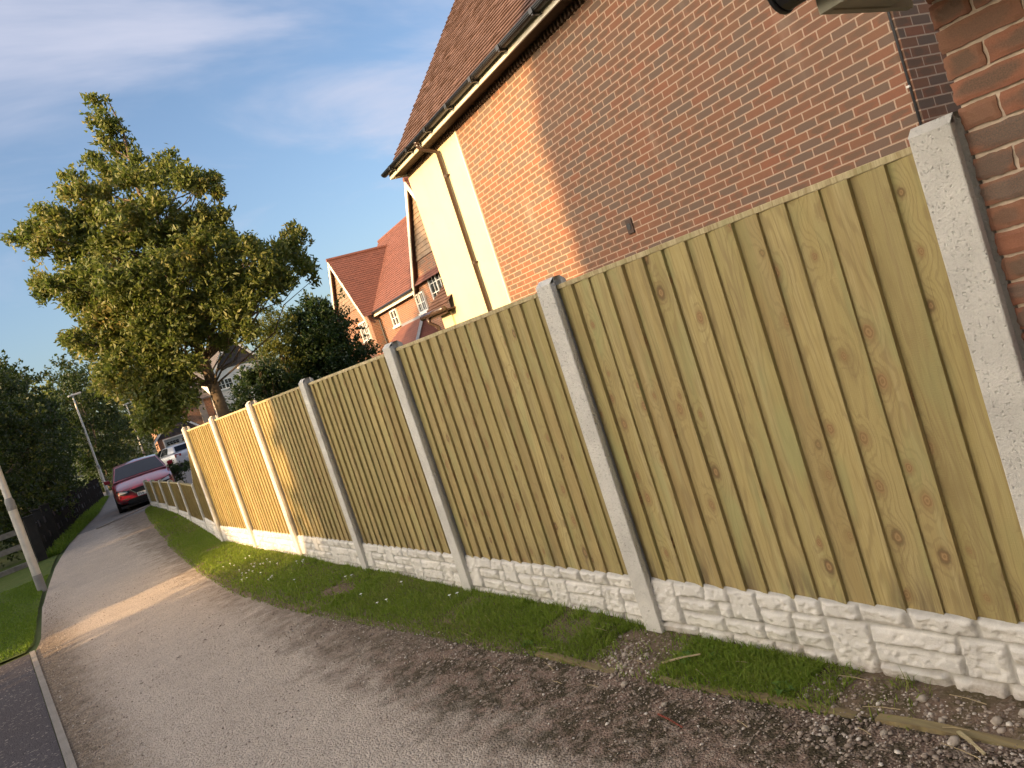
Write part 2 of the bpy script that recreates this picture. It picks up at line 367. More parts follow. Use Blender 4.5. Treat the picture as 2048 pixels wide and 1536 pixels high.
M['soffit'] = plain('dark soffit', (.06, .035, .022), .8, var=.4, scale=40)
M['tile'] = tile_mat('roof tile brown', (.15, .085, .066), (.095, .06, .05)); M['tilered'] = tile_mat('roof tile red', (.215, .088, .066), (.14, .064, .052), .3, .14)
M['tiledark'] = plain('dark concrete tile', (.09, .08, .08), .85, var=.3, scale=4)
M['clad'] = plain('weatherboard', (.22, .155, .105), .8, var=.35, scale=2.5); M['claddark'] = plain('dark cladding', (.05, .04, .038), .7, var=.25, scale=3)
M['whiterender'] = plain('white render', (.66, .62, .57), .9, var=.04); M['lead'] = plain('lead flashing', (.20, .21, .23), .6, var=.15)
M['glass'] = plain('window glass', (.012, .014, .016), .06, spec=.6, var=.2); M['carglass'] = plain('car glass', (.008, .011, .016), .10, spec=.22, var=.1)
M['galv'] = plain('lamp column paint', (.66, .63, .57), .45, metallic=.35, var=.12, scale=5); M['galvdark'] = plain('lamp column base', (.28, .27, .255), .6, var=.2, scale=6)
M['blackwood'] = plain('black stained timber', (.014, .013, .012), .7, var=.4, scale=8, bump=.4); M['greywood'] = plain('weathered rail', (.22, .20, .17), .85, var=.3, scale=8, bump=.4)
M['garagedoor'] = plain('garage door', (.30, .32, .31), .5, var=.05)
M['carred'] = plain('red car paint', (.30, .012, .028), .28, spec=.6, var=.05, Coat_Weight=.8, Coat_Roughness=.05); M['carwhite'] = plain('silver car paint', (.55, .55, .57), .3, spec=.5, var=.04, Coat_Weight=.6)
M['tyre'] = plain('tyre rubber', (.012, .012, .012), .85); M['rim'] = plain('alloy rim', (.35, .35, .36), .3, metallic=.9)
M['chrome'] = plain('chrome', (.7, .7, .7), .12, metallic=1.0, var=.02); M['plastic'] = plain('black plastic', (.012, .012, .013), .5)
M['lens'] = plain('headlight lens', (.45, .47, .5), .08, spec=.8, var=.1); M['taillight'] = plain('tail light', (.25, .008, .008), .15, spec=.6)
M['plate'] = plain('number plate', (.75, .75, .72), .4, var=.02); M['bark'] = plain('bark', (.13, .10, .072), .9, var=.4, scale=7, bump=.9)
M['stone'] = plain('pale stone', (.42, .36, .29), .9, var=.35, scale=25, bump=.5); M['timberedge'] = wood_mat('old edging timber', (.15, .115, .08), (.12, .09, .065), (.13, .095, .06), knots=False)
M['leafA'] = leaf_mat('tree leaf', (.075, .11, .022), (.19, .20, .045), (.28, .21, .055), .5, .4)
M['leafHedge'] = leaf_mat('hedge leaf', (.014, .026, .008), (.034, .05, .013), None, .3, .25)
M['leafBay'] = leaf_mat('yellow green leaf', (.10, .12, .02), (.17, .17, .03), None, .35, .35); M['leafDark'] = leaf_mat('dark shrub leaf', (.018, .042, .013), (.042, .075, .02), None, .45, .25)
M['grass'] = leaf_mat('grass blade', (.15, .25, .024), (.27, .33, .055), (.34, .30, .12), .15, .4)
M['lawn'] = leaf_mat('lawn blade', (.10, .18, .014), (.17, .25, .028), None, .2, .35)
M['weed'] = leaf_mat('weed leaf', (.07, .15, .025), (.10, .18, .03), None, .3, .3); M['straw'] = plain('dry straw', (.42, .33, .19), .9)
M['petal'] = plain('white petal', (.80, .80, .76), .7, var=.03); M['deadleaf'] = plain('dead leaf', (.06, .035, .02), .8, var=.4, scale=40)

def ground_mat(kind):
    m, t, o = material(kind); P = t.obj(); x, y, z = t.xyz(P)
    big = t.noise(P, .9, 4, .6); mid = t.noise(P, 6, 4, .6); fine = t.noise(P, 55, 4, .7)
    v = t.vor(P, 95); v2 = t.vor(P, 38)
    if kind == 'gravel':
        big = t.noise(P, 1.7, 5, .62); c = t.mix(t.lin(big, .3, .7, 0, 1), (.74, .63, .51), (.57, .475, .38)); c = t.mix(t.lin(mid, .35, .7, 0, .6), c, (.52, .43, .34))
        c = t.mix(t.lin(t.xyz(v['Color'])[0], 0, 1, 0, .6), c, (.70, .60, .50)); c = t.mix(t.ss(t.xyz(v['Color'])[1], .55, 1.0, 0, .5), c, (.19, .15, .115))
        c = t.mix(t.lin(fine, .35, .7, 0, .3), c, (.30, .245, .19))
        edge = t.m('ADD', t.m('ADD', x, t.m('MULTIPLY', t.m('SUBTRACT', mid, .5), .9)), t.m('MULTIPLY', t.m('SUBTRACT', big, .5), .7))
        yy = t.ss(y, 7.5, 4.0); mz = t.m('MULTIPLY', t.ss(edge, 1.12, 1.7), yy)
        moss = t.mix(t.ss(t.m('ADD', t.m('MULTIPLY', t.noise(P, 13, 5, .7), .6), t.m('MULTIPLY', t.noise(P, 3.2, 3, .6), .4)), .45, .58), (.045, .035, .014), (.27, .185, .14)); moss = t.mix(t.ss(t.xyz(v2['Color'])[1], .78, .9, 0, .7), moss, (.34, .27, .21)); c = t.mix(t.m('MULTIPLY', mz, .92), c, moss)
        le = t.m('MULTIPLY', t.ss(t.m('ADD', x, t.m('MULTIPLY', t.m('SUBTRACT', mid, .5), .5)), .35, -.15), t.ss(y, 14, 10)); c = t.mix(t.m('MULTIPLY', le, .9), c, t.mix(t.xyz(v2['Color'])[0], (.12, .09, .06), (.33, .25, .17)))
        rd = t.m('MULTIPLY', t.ss(t.m('ADD', edge, t.m('MULTIPLY', y, -.03)), .95, 1.6), t.ss(y, 3.5, 6.0)); c = t.mix(t.m('MULTIPLY', rd, .72), c, t.mix(t.ss(t.noise(P, 10, 4, .65), .4, .65), (.13, .095, .06), (.30, .23, .175)))
        h = t.m('ADD', t.m('MULTIPLY', v['Distance'], -1.0), t.m('MULTIPLY', fine, .8)); nb = t.bump(h, 1.0, .014); rough = .95
    elif kind == 'asphalt':
        c = t.mix(t.xyz(v['Color'])[0], (.055, .048, .052), (.10, .088, .088)); c = t.mix(t.ss(t.xyz(t.vor(P, 60)['Color'])[1], .94, .96, 0, .8), c, (.30, .26, .22))
        c = t.mix(t.lin(big, .3, .7, 0, .4), c, (.075, .06, .055)); nb = t.bump(t.m('MULTIPLY', v['Distance'], -1.0), .6, .006); rough = .9
    elif kind == 'soil':
        c = t.mix(t.ss(mid, .35, .65), (.21, .145, .105), (.12, .095, .05)); c = t.mix(t.ss(t.noise(P, 17, 4, .65), .5, .66, 0, .7), c, (.055, .05, .018))
        c = t.mix(t.ss(t.xyz(v['Color'])[0], .7, 1, 0, .6), c, (.30, .24, .19)); nb = t.bump(t.m('ADD', mid, fine), .9, .02); rough = .95
    elif kind == 'lawnbase':
        c = t.mix(t.lin(mid, .3, .7, 0, 1), (.07, .11, .016), (.11, .13, .03)); nb = t.bump(fine, .8, .02); rough = .95
    elif kind == 'drive':
        c = t.mix(t.lin(mid, .3, .7, 0, 1), (.17, .155, .14), (.24, .215, .19)); nb = t.bump(fine, .5, .006); rough = .9
    else:
        c = t.mix(t.lin(big, .3, .7, 0, 1), (.07, .10, .025), (.11, .12, .04)); nb = t.bump(mid, .8, .03); rough = .95
    finish(t, o, c, rough, nb, spec=.2); return m
for k in ('gravel', 'asphalt', 'soil', 'lawnbase', 'drive', 'earth'): M[k] = ground_mat(k)

# ------------------------------------------------------------------ ground
def sheet(name, ys, xl, xr, mat, lift, nx=6, kind='structure', hfun=None):
    mb = MB(); rows = []
    for y in ys:
        a, b = float(np.interp(y, *xl)), float(np.interp(y, *xr))
        rows.append([(a+(b-a)*k/nx, y, gz(y)+lift+(hfun(a+(b-a)*k/nx, y, k/nx) if hfun else 0)) for k in range(nx+1)])
    mb.grid(rows); return tag(build(name, mb, mat, smooth=True), kind=kind)
C2 = lambda a, b: ([-1e4, 1e4], [a, b])
sheet('ground', [-300, -40, 0, 14.5, 16, 18, 20, 22, 24, 27, 40, 60, 120, 900], C2(-600, -600), C2(600, 600), M['earth'], -.012, 8)
XR = ([-3, .5, 1.3, 2.2, 3.0, 3.6, 3.9, 5, 6, 7.3, 8.8, 11.2, 15.3, 20.9, 25.6], [2.3, 2.27, 2.24, 2.13, 2.05, 2.02, 1.97, 1.88, 1.77, 1.65, 1.61, 1.72, 2.04, 2.56, 3.12])
XL = ([-6, 5.8, 10.4, 11, 14, 15.9, 18.5, 23, 26, 31, 45], [-.06, -.16, -.27, -.19, -.08, .08, .33, .93, 1.45, 2.3, 4.1])
XRg = (XR[0], [q+.12 for q in XR[1]])
sheet('gravel_path', np.arange(-6, 24.41, .4), XL, XRg, M['gravel'], 0.0, 8)
sheet('driveway', np.arange(24.4, 61, 1.0), XL, ([24, 25.5, 27, 30, 61], [3.2, 3.5, 9.5, 13, 16]), M['drive'], .002, 6)
sheet('asphalt_path', np.arange(-6, 10.75, .5), C2(-3.2, -3.2), ([-6, 5.8, 10.4, 11], [-.11, -.21, -.325, -.34]), M['asphalt'], -.004, 6)
sheet('lawn', np.arange(10.6, 21.1, .4), C2(-9, -9), ([10.6, 11, 14, 15.9, 18.5, 21], [-.36, -.26, -.12, .02, .28, .55]), M['lawnbase'], .012, 10, hfun=lambda x, y, f: .02*math.sin(x*3+y))
sheet('path_verge', np.arange(21, 46, .8), ([21, 23, 26, 31, 45], [-2.2, .2, .7, 1.7, 3.4]), ([21, 23, 26, 31, 45], [.62, .98, 1.5, 2.35, 4.15]), M['lawnbase'], .02, 4)
mb = MB()
ky = np.arange(-6, 10.6, .25)
for a, b in zip(ky[:-1], ky[1:]):
    xa, xb = (float(np.interp(q, [-6, 5.8, 10.5], [-.105, -.205, -.32])) for q in (a, b))
    mb.add([(xa-.0, a, .012), (xa+.052, a, .012), (xb+.052, b, .012), (xb, b, .012), (xa, a, -.06), (xa+.052, a, -.06), (xb+.052, b, -.06), (xb, b, -.06)], [(0, 1, 2, 3), (4, 0, 3, 7), (1, 5, 6, 2)])
tag(build('kerb', mb, M['kerb']), kind='structure')
mb = MB(); mb.obox((1.62, 24.02, .14), (1.55, 1.62, .02), (.09, -.09, 0), (0, 0, .10))
tag(build('drive_kerb', mb, M['kerb'], bevel=.01), kind='structure')
FX = ([-2, 12.7, 14.6, 16.9, 19, 20.9, 22.7, 24.3], [2.44, 2.44, 2.62, 2.79, 2.94, 3.04, 3.11, 3.15])    # line of the fence
def vh(x, y, f):
    s = math.sin(y*2.3+x*5)*.5+math.sin(y*5.1-x*7)*.3
    return (.02+.028*f+.014*s)*min(1, f*5)*(1 if y > 3.3 else .6)
sheet('verge', np.arange(-1, 24.5, .1), XR, (FX[0], [q+.1 for q in FX[1]]), M['soil'], .004, 10, hfun=vh)
sheet('garden_soil', np.arange(-1, 24.5, .8), (FX[0], [q+.1 for q in FX[1]]), C2(22, 22), M['earth'], .01, 6)

def verge_z(x, y):
    a, b = float(np.interp(y, *XR)), float(np.interp(y, *FX))+.1
    f = (x-a)/(b-a); return gz(y)+.004+(vh(x, y, f) if 0 <= f <= 1 else 0)

def blades(n, ptsfun, h, wd, lean, rng):
    P = ptsfun(n); n = len(P); ang = rng.random(n)*2*np.pi; H = h[0]+(h[1]-h[0])*rng.random(n)**1.5
    la = rng.random(n)*2*np.pi; L = H*lean*rng.random(n); W = wd*(.6+.8*rng.random(n))
    sx, sy = np.cos(ang)*W/2, np.sin(ang)*W/2
    mid = P+np.stack([np.cos(la)*L*.35, np.sin(la)*L*.35, H*.62], -1); top = P+np.stack([np.cos(la)*L, np.sin(la)*L, H*(1-.25*lean*rng.random(n))], -1)
    side = np.stack([sx, sy, np.zeros(n)], -1)
    V = np.stack([P-side, P+side, mid+side*.7, top, mid-side*.7], 1).reshape(-1, 3)
    i = np.arange(n)[:, None]*5
    F = np.concatenate([i+np.array([[0, 1, 2]]), i+np.array([[0, 2, 4]]), i+np.array([[4, 2, 3]])], 1).reshape(-1, 3)
    return V, F

def bare(x, y):
    """0..1 how bare the verge is"""
    s = math.sin(y*3.1+x*9)+math.sin(y*1.3-x*4+1.0)+.6*math.sin(y*7.7)
    if y < 1.9: return .985
    if y < 2.06: return .8
    if y < 2.78: return .0 if x > 2.12 else .5
    if y < 3.22: return .96
    if abs(y-3.62) < .16 and x > 2.12: return .8
    if abs(y-4.75) < .12 and x > 2.0: return .6
    q = math.sin(y*11.3+x*17)+math.sin(x*23-y*6.1)
    return .85 if s > 1.9 else (.4 if s+q > 2.4 else .0)
def vpts(y0, y1, bias=1.0):
    def f(n):
        out = []
        while len(out) < n:
            y = y0+(y1-y0)*random.random()**bias; a, b = float(np.interp(y, *XR)), float(np.interp(y, *FX))-.02
            fr = random.random(); x = a-.03+(b-a+.03)*fr
            edge = .75 if fr < .10 else (.3 if fr < .22 else 0)
            if random.random() < max(bare(x, y), edge): continue
            out.append((x, y, verge_z(x, y)-.004))
        return np.array(out)
    return f
rg = np.random.default_rng(3)
Va, Fa = blades(42000, vpts(1.6, 6.5, 1.25), (.012, .052), .0045, 1.5, rg)
Vb, Fb = blades(36000, vpts(6.3, 15.5), (.015, .055), .008, 1.5, rg); Vc, Fc = blades(9000, vpts(15, 24.4), (.02, .07), .014, 1.4, rg)
def tpts(n):
    out = []
    for _ in range(n//40):
        y = random.uniform(1.7, 9); a, b = float(np.interp(y, *XR)), float(np.interp(y, *FX))-.03; x = random.choice([b-random.random()*.05, random.uniform(a, b)])
        if 2.85 < y < 3.1 and random.random() < .6: continue
        for _ in range(40): out.append((min(b, x+random.gauss(0, .025)), y+random.gauss(0, .03), verge_z(x, y)-.003))
    return np.array(out)
Vd, Fd = blades(3600, tpts, (.02, .07), .0045, 1.2, rg); Vc, Fc = np.concatenate([Vc, Vd]), np.concatenate([Fc, Fd+len(Vc)])
tag(raw('grass', np.concatenate([Va, Vb, Vc]), np.concatenate([Fa, Fb+len(Va), Fc+len(Va)+len(Vb)]), M['grass']), kind='stuff')
def lpts(n):
    y = 10.68+(17.6-10.68)*rg.random(n)**.9; xr = np.interp(y, [10.6, 11, 14, 15.9, 18.5], [-.37, -.27, -.13, .0, .26]); x = xr-1.6*rg.random(n)**1.3
    return np.stack([x, y, np.interp(y, GY, GZ)+.012], -1)
Va, Fa = blades(30000, lpts, (.015, .05), .010, 1.4, rg)
def spts(n):
    y = 20.8+(44-20.8)*rg.random(n)**1.5; xr = np.interp(y, [20.8, 23, 26, 31, 45], [.58, .95, 1.47, 2.3, 4.1]); x = xr-.75*rg.random(n)
    return np.stack([x, y, np.interp(y, GY, GZ)+.02], -1)
Vb, Fb = blades(9000, spts, (.05, .16), .02, .8, rg)
tag(raw('lawn_grass', np.concatenate([Va, Vb]), np.concatenate([Fa, Fb+len(Va)]), M['lawn']), kind='stuff')

def stone_proto(seed, sub=1):
    r_ = random.Random(seed); t = (1+5**.5)/2
    v = [nrm(q) for q in [(-1, t, 0), (1, t, 0), (-1, -t, 0), (1, -t, 0), (0, -1, t), (0, 1, t), (0, -1, -t), (0, 1, -t), (t, 0, -1), (t, 0, 1), (-t, 0, -1), (-t, 0, 1)]]
    f = [(0, 11, 5), (0, 5, 1), (0, 1, 7), (0, 7, 10), (0, 10, 11), (1, 5, 9), (5, 11, 4), (11, 10, 2), (10, 7, 6), (7, 1, 8), (3, 9, 4), (3, 4, 2), (3, 2, 6), (3, 6, 8), (3, 8, 9), (4, 9, 5), (2, 4, 11), (6, 2, 10), (8, 6, 7), (9, 8, 1)]
    v = [q*(.7+.5*r_.random()) for q in v]; return np.array(v), np.array(f)
PROT = [stone_proto(k) for k in range(8)]
def scatter_stones(pts, sizes, rng):
    Vs, Fs, o = [], [], 0
    for p, s in zip(pts, sizes):
        v, f = PROT[rng.integers(8)]; a = rng.random()*6.28; c, sn = math.cos(a), math.sin(a)
        q = v*np.array([s*(.8+.6*rng.random()), s, s*.6]); q = np.stack([q[:, 0]*c-q[:, 1]*sn, q[:, 0]*sn+q[:, 1]*c, q[:, 2]], -1)+p
        Vs.append(q); Fs.append(f+o); o += len(v)
    return np.concatenate(Vs), np.concatenate(Fs)
def gravmat():
    m, t, o = material('loose gravel'); ri = t.n('NewGeometry').outputs['Random Per Island']
    c = t.mix(ri, (.15, .11, .085), (.43, .36, .29)); c = t.mix(t.ss(t.m('FRACT', t.m('MULTIPLY', ri, 31.0)), .85, .95), c, (.62, .56, .48))
    finish(t, o, c, .9, t.bump(t.noise(t.obj(), 300, 2), .3, .002), spec=.25); return m
M['gstone'] = gravmat()
pts, sz = [], []
for _ in range(9000):                     # strip by the fence foot and timber edging
    y = 1.0+5.5*random.random()**1.5; a = float(np.interp(y, *XR)); x = a+random.gauss(-.05, .22)
    if x > 2.39 or (y > 3.3 and x > a+.05): continue
    pts.append((x, y, verge_z(x, y) if x > a else .004)); sz.append(.0025+.006*random.random()**3)
for _ in range(520):                      # rubble by the second post and right corner
    if random.random() < .45: x, y = random.gauss(2.16, .07), random.gauss(3.02, .10)
    else: x, y = random.uniform(1.95, 2.36), random.uniform(1.1, 2.0)
    if x > 2.38: continue
    pts.append((x, y, verge_z(x, y)+.002)); sz.append(.004+.010*random.random()**2.5)
for _ in range(9000):                     # left edge drift and the whole path
    if random.random() < .4: y = random.uniform(5.5, 15); x = float(np.interp(y, *XL))+.03+abs(random.gauss(0, .16))
    else: y = 2.2+11*random.random()**1.3; x = random.uniform(-.1, 1.75)
    pts.append((x, y, gz(y)+.002)); sz.append(.002+.0055*random.random()**3)
V_, F_ = scatter_stones(pts, sz, np.random.default_rng(5)); tag(raw('gravel', V_, F_, M['gstone']), kind='stuff')

# larger single stones, splinters, leaves, weeds, daisies
big = [(2.10, 2.98, .02), (2.17, 3.05, .03), (2.21, 2.93, .024), (2.13, 3.12, .02), (2.07, 2.9, .022), (1.98, 2.86, .026), (2.33, 1.62, .03), (2.36, 1.3, .036), (2.30, 1.36, .03), (2.25, 1.52, .024), (2.17, 1.44, .034), (2.12, 1.66, .026), (2.06, 1.85, .03), (2.34, 1.18, .03), (1.93, 2.55, .022), (2.2, 2.02, .024)]
for k, (x, y, s) in enumerate(big):
    s *= .62
    v, f = PROT[k % 8]; z = verge_z(x, y)
    o = raw('stone', v*np.array([s*1.2, s, s*.75])+np.array([x, y, z+s*.25]), f, M['stone'], base=(x, y, z))
    tag(o, 'fist sized or smaller pale stone lying on the bare soil by the fence foot', 'stone', 'pale stones on the bare soil')
def stick(name, p, q, wd, hg, mat, label, cat, group=None):
    mb = MB(); p, q = np.array(p, float), np.array(q, float); mid = (p+q)/2+np.array([0, 0, .004])
    mb.bar(p, mid, wd, hg); mb.bar(mid, q, wd*.7, hg*.8); o = build(name, mb, mat, base=p); tag(o, label, cat, group); return o
stick('wood_splinter', (2.20, 1.44, .025), (2.13, 1.33, .02), .013, .006, M['cap'], 'pale flat wood splinter lying on the stony soil at the near corner', 'splinter')
stick('dry_straw', (2.17, 2.78, .03), (2.27, 2.62, .05), .009, .006, M['straw'], 'pale dry stem lying by the foot of the second post', 'stem')
stick('twig', (1.86, 2.52, .012), (1.83, 2.35, .014), .006, .005, plain('red twig', (.22, .05, .03), .7), 'short reddish twig lying on the dark moss', 'twig')
for k in range(20):
    y = random.uniform(1.3, 5.2); x = float(np.interp(y, *XR))+random.uniform(-.25, .3); a = random.uniform(-.7, .7)+1.57; L = random.uniform(.05, .14); x = min(x, 2.36)
    z = (verge_z(x, y) if x > np.interp(y, *XR) else .004)+.012
    stick('dry_stalk', (x, y, z), (x+math.cos(a)*L*.6, y+math.sin(a)*L, z+.008), .003, .002, M['straw'], 'thin dry grass stalk lying on the verge below the fence', 'stalk', 'dry stalks on the verge')
for k in range(9):
    y = random.choice([random.uniform(6, 11), random.uniform(11, 22)]); x = np.interp(y, *XL)+random.uniform(.3, 1.5+y*.03); s = random.uniform(.014, .024); z = gz(y)+.006; a = random.random()*6
    mb = MB(); c_, s_ = math.cos(a)*s, math.sin(a)*s
    mb.add([(x-c_*1.5, y-s_*1.5, z), (x-s_*.6, y+c_*.6, z+.005), (x+c_*1.6, y+s_*1.6, z+.003), (x+s_*.6, y-c_*.6, z+.006), (x, y, z+.001)], [(0, 4, 1), (1, 4, 2), (2, 4, 3), (3, 4, 0)])
    tag(build('fallen_leaf', mb, M['deadleaf'], base=(x, y, z)), 'small dark curled leaf lying on the gravel path', 'leaf', 'dark leaves on the gravel path')
def weed(x, y, n, L, label, cat='weed'):
    z = verge_z(x, y); mb = MB()
    for k in range(n):
        a = 6.28*k/n+random.uniform(-.3, .3); l = L*random.uniform(.7, 1.1); w_ = l*.22; d_ = np.array([math.cos(a), math.sin(a), 0]); s_ = np.array([-math.sin(a), math.cos(a), 0])
        o_ = np.array([x, y, z]); p1 = o_+d_*l*.45+np.array([0, 0, l*.32]); p2 = o_+d_*l+np.array([0, 0, l*.22])
        mb.add([o_, p1-s_*w_+np.array([0, 0, .006]), p1, p1+s_*w_+np.array([0, 0, .006]), p2], [(0, 1, 2), (0, 2, 3), (2, 1, 4), (3, 2, 4)])
    tag(build('weed', mb, M['weed'], base=(x, y, z)), label, cat, 'broad leaved weeds on the verge')
weed(2.24, 2.70, 8, .075, 'bright green broad leaved weed in the grass just right of the second post'); weed(2.20, 2.12, 8, .07, 'bright green broad leaved weed at the right end of the near grass patch')
weed(2.30, 2.56, 6, .055, 'small broad leaved weed against the near gravel board'); weed(2.05, 3.75, 7, .06, 'small broad leaved weed in the grass beyond the second post')
def daisy(x, y):
    z = verge_z(x, y); h = .05; mb = MB(); n = 7; h = .035; c_ = (x, y, z+h+.004)
    mb.add([c_]+[(x+.013*math.cos(6.28*k/n), y+.013*math.sin(6.28*k/n), z+h) for k in range(n)], [(0, 1+k, 1+(k+1) % n) for k in range(n)])
    mb.tube([(x, y, z), (x, y, z+h)], .0015, 4)
    tag(build('daisy', mb, M['petal'], base=(x, y, z)), 'small white daisy flower standing in the verge grass', 'flower', 'daisies in the verge grass')
for k in range(26): daisy(random.gauss(2.02, .12), random.gauss(9.2, .55))
for q in [(2.28, 8.6), (2.33, 8.5), (2.3, 8.45), (2.2, 6.9), (2.24, 6.85), (2.05, 6.2), (2.3, 5.9), (2.28, 5.05), (2.32, 5.0), (2.06, 5.7), (2.0, 5.75)]: daisy(*q)

for k, (y0, y1, lb) in enumerate([(1.18, 1.72, 'sunken timber edging board at the stony near corner'), (1.8, 2.72, 'half buried timber edging board below the near grass patch'), (3.0, 3.62, 'half buried timber edging board below the grass beyond the second post')]):
    mb = MB(); mb.cur = k*.31; xa, xb = float(np.interp(y0, *XR)), float(np.interp(y1, *XR))
    ys_ = np.linspace(y0, y1, 9); top = [.012+.007*math.sin(q*9+k) for q in ys_]
    rows = [[(xa+(xb-xa)*i/8-.018, q, -.03), (xa+(xb-xa)*i/8-.018, q, tz), (xa+(xb-xa)*i/8+.018, q, tz+.003), (xa+(xb-xa)*i/8+.018, q, -.03)] for i, (q, tz) in enumerate(zip(ys_, top))]
    mb.grid(rows); mb.poly(rows[0][::-1]); mb.poly(rows[-1])
    tag(build('timber_edging', mb, M['timberedge'], base=(xa, y0, 0)), lb, 'edging board', 'timber edging along the verge')

# ------------------------------------------------------------------ wooden fence on concrete posts and gravel boards
def fence_frame(a, b):
    a, b = np.array(a, float), np.array(b, float); e = nrm((b-a)*[1, 1, 0]); return e, np.array([e[1], -e[0], 0.0])     # along, away from the path
def make_post(par, p, e, n, zb, zt, wd=.124, dp=.11):
    """p: near end of the front face, on the ground"""
    mb = MB(); p = np.array(p, float)*[1, 1, 0]; lip = .034; sl = .025
    sec = [(0, 0), (wd, 0), (wd, lip), (wd-sl, lip), (wd-sl, dp-lip), (wd, dp-lip), (wd, dp), (0, dp), (0, dp-lip), (sl, dp-lip), (sl, lip), (0, lip)]
    P = lambda s, t, z: p+e*s+n*t+np.array([0, 0, z])
    lo = [P(s, t, zb-.3) for s, t in sec]; hi = [P(s, t, zt+(.028 if lip <= t <= dp-lip else 0)) for s, t in sec]
    k = len(sec); mb.add(lo+hi, [(i+k, (i+1) % k+k, (i+1) % k, i) for i in range(k)])
    mb.add([P(0, 0, zt), P(wd, 0, zt), P(wd, lip, zt+.028), P(0, lip, zt+.028), P(wd, dp-lip, zt+.028), P(0, dp-lip, zt+.028), P(wd, dp, zt), P(0, dp, zt)], [(3, 2, 1, 0), (5, 4, 2, 3), (7, 6, 4, 5)])
    mb.add([P(wd, 0, zt), P(wd, lip, zt), P(wd, lip, zt+.028)], [(0, 1, 2)]); mb.add([P(0, 0, zt), P(0, lip, zt+.028), P(0, lip, zt)], [(0, 1, 2)])
    return build('post', mb, M['post'], par, bevel=.006)
def make_panel(par, a, b, e, n, zb, zt0, zt1, seed, pitch=.124):
    """feather edge boards hung from a to b (both on the ground line), thick edge towards the near end"""
    L = float(np.linalg.norm((np.array(b)-np.array(a))[:2])); nb = max(3, round(L/pitch)); w_ = L/nb; a = np.array(a, float)*[1, 1, 0]; mb = MB(); r_ = random.Random(seed)
    for k in range(nb):
        mb.cur = r_.random(); s0, s1 = k*w_+r_.uniform(-.009, .009), (k+1)*w_+.024; t0 = .013+r_.uniform(0, .007)
        f0, f1 = -t0-.005, .001; z0 = zb-r_.uniform(-.004, .010)
        za, zc = (zt0+(zt1-zt0)*min(1, max(0, q/L)) for q in (s0, s1))
        s1 = min(s1, L); P = lambda s, t, z: a+e*s+n*t+np.array([0, 0, z]); tw = r_.uniform(-.0015, .0015)
        pts = [P(s0, f0, z0), P(s1, f1-.004, z0), P(s1, f1+.004, z0), P(s0, f1, z0), P(s0, f0+tw, za), P(s1, f1-.004+tw, zc), P(s1, f1+.004, zc), P(s0, f1, za)]
        uvq = [[(s0, z0), (s1, z0), (s1, zc), (s0, za)]]
        mb.add([pts[0], pts[1], pts[5], pts[4]], [(3, 2, 1, 0)], [[uvq[0][3], uvq[0][2], uvq[0][1], uvq[0][0]]])
        mb.add([pts[3], pts[0], pts[4], pts[7]], [(3, 2, 1, 0)], [[(s0+.2, za), (s0+.213, za), (s0+.213, z0), (s0+.2, z0)]])
        mb.add([pts[0], pts[3], pts[2], pts[1]], [(3, 2, 1, 0)]); mb.add([pts[3], pts[7], pts[6], pts[2]], [(3, 2, 1, 0)], [[(s1, z0), (s1, zc), (s0, za), (s0, z0)]])
    for zz in ([zb+.12, zb+.72, zt0-.16] if zt0-zb > 1 else [zb+.1, zt0-.12]):          # arris rails at the back
        if abs(zt1-zt0) < .1: mb.obox(a+n*.006+[0, 0, zz], e*L, n*.03, (0, 0, .06))
    pan = build('panel', mb, M['wood'], par)
    mc = MB(); mc.cur = r_.random(); p0 = a+n*-.016+np.array([0, 0, zt0]); sl = np.array([0, 0, zt1-zt0])
    mc.obox(p0, e*L+sl, n*.05, (0, 0, .024)); build('capping_rail', mc, M['cap'], pan, bevel=.003)
    return pan

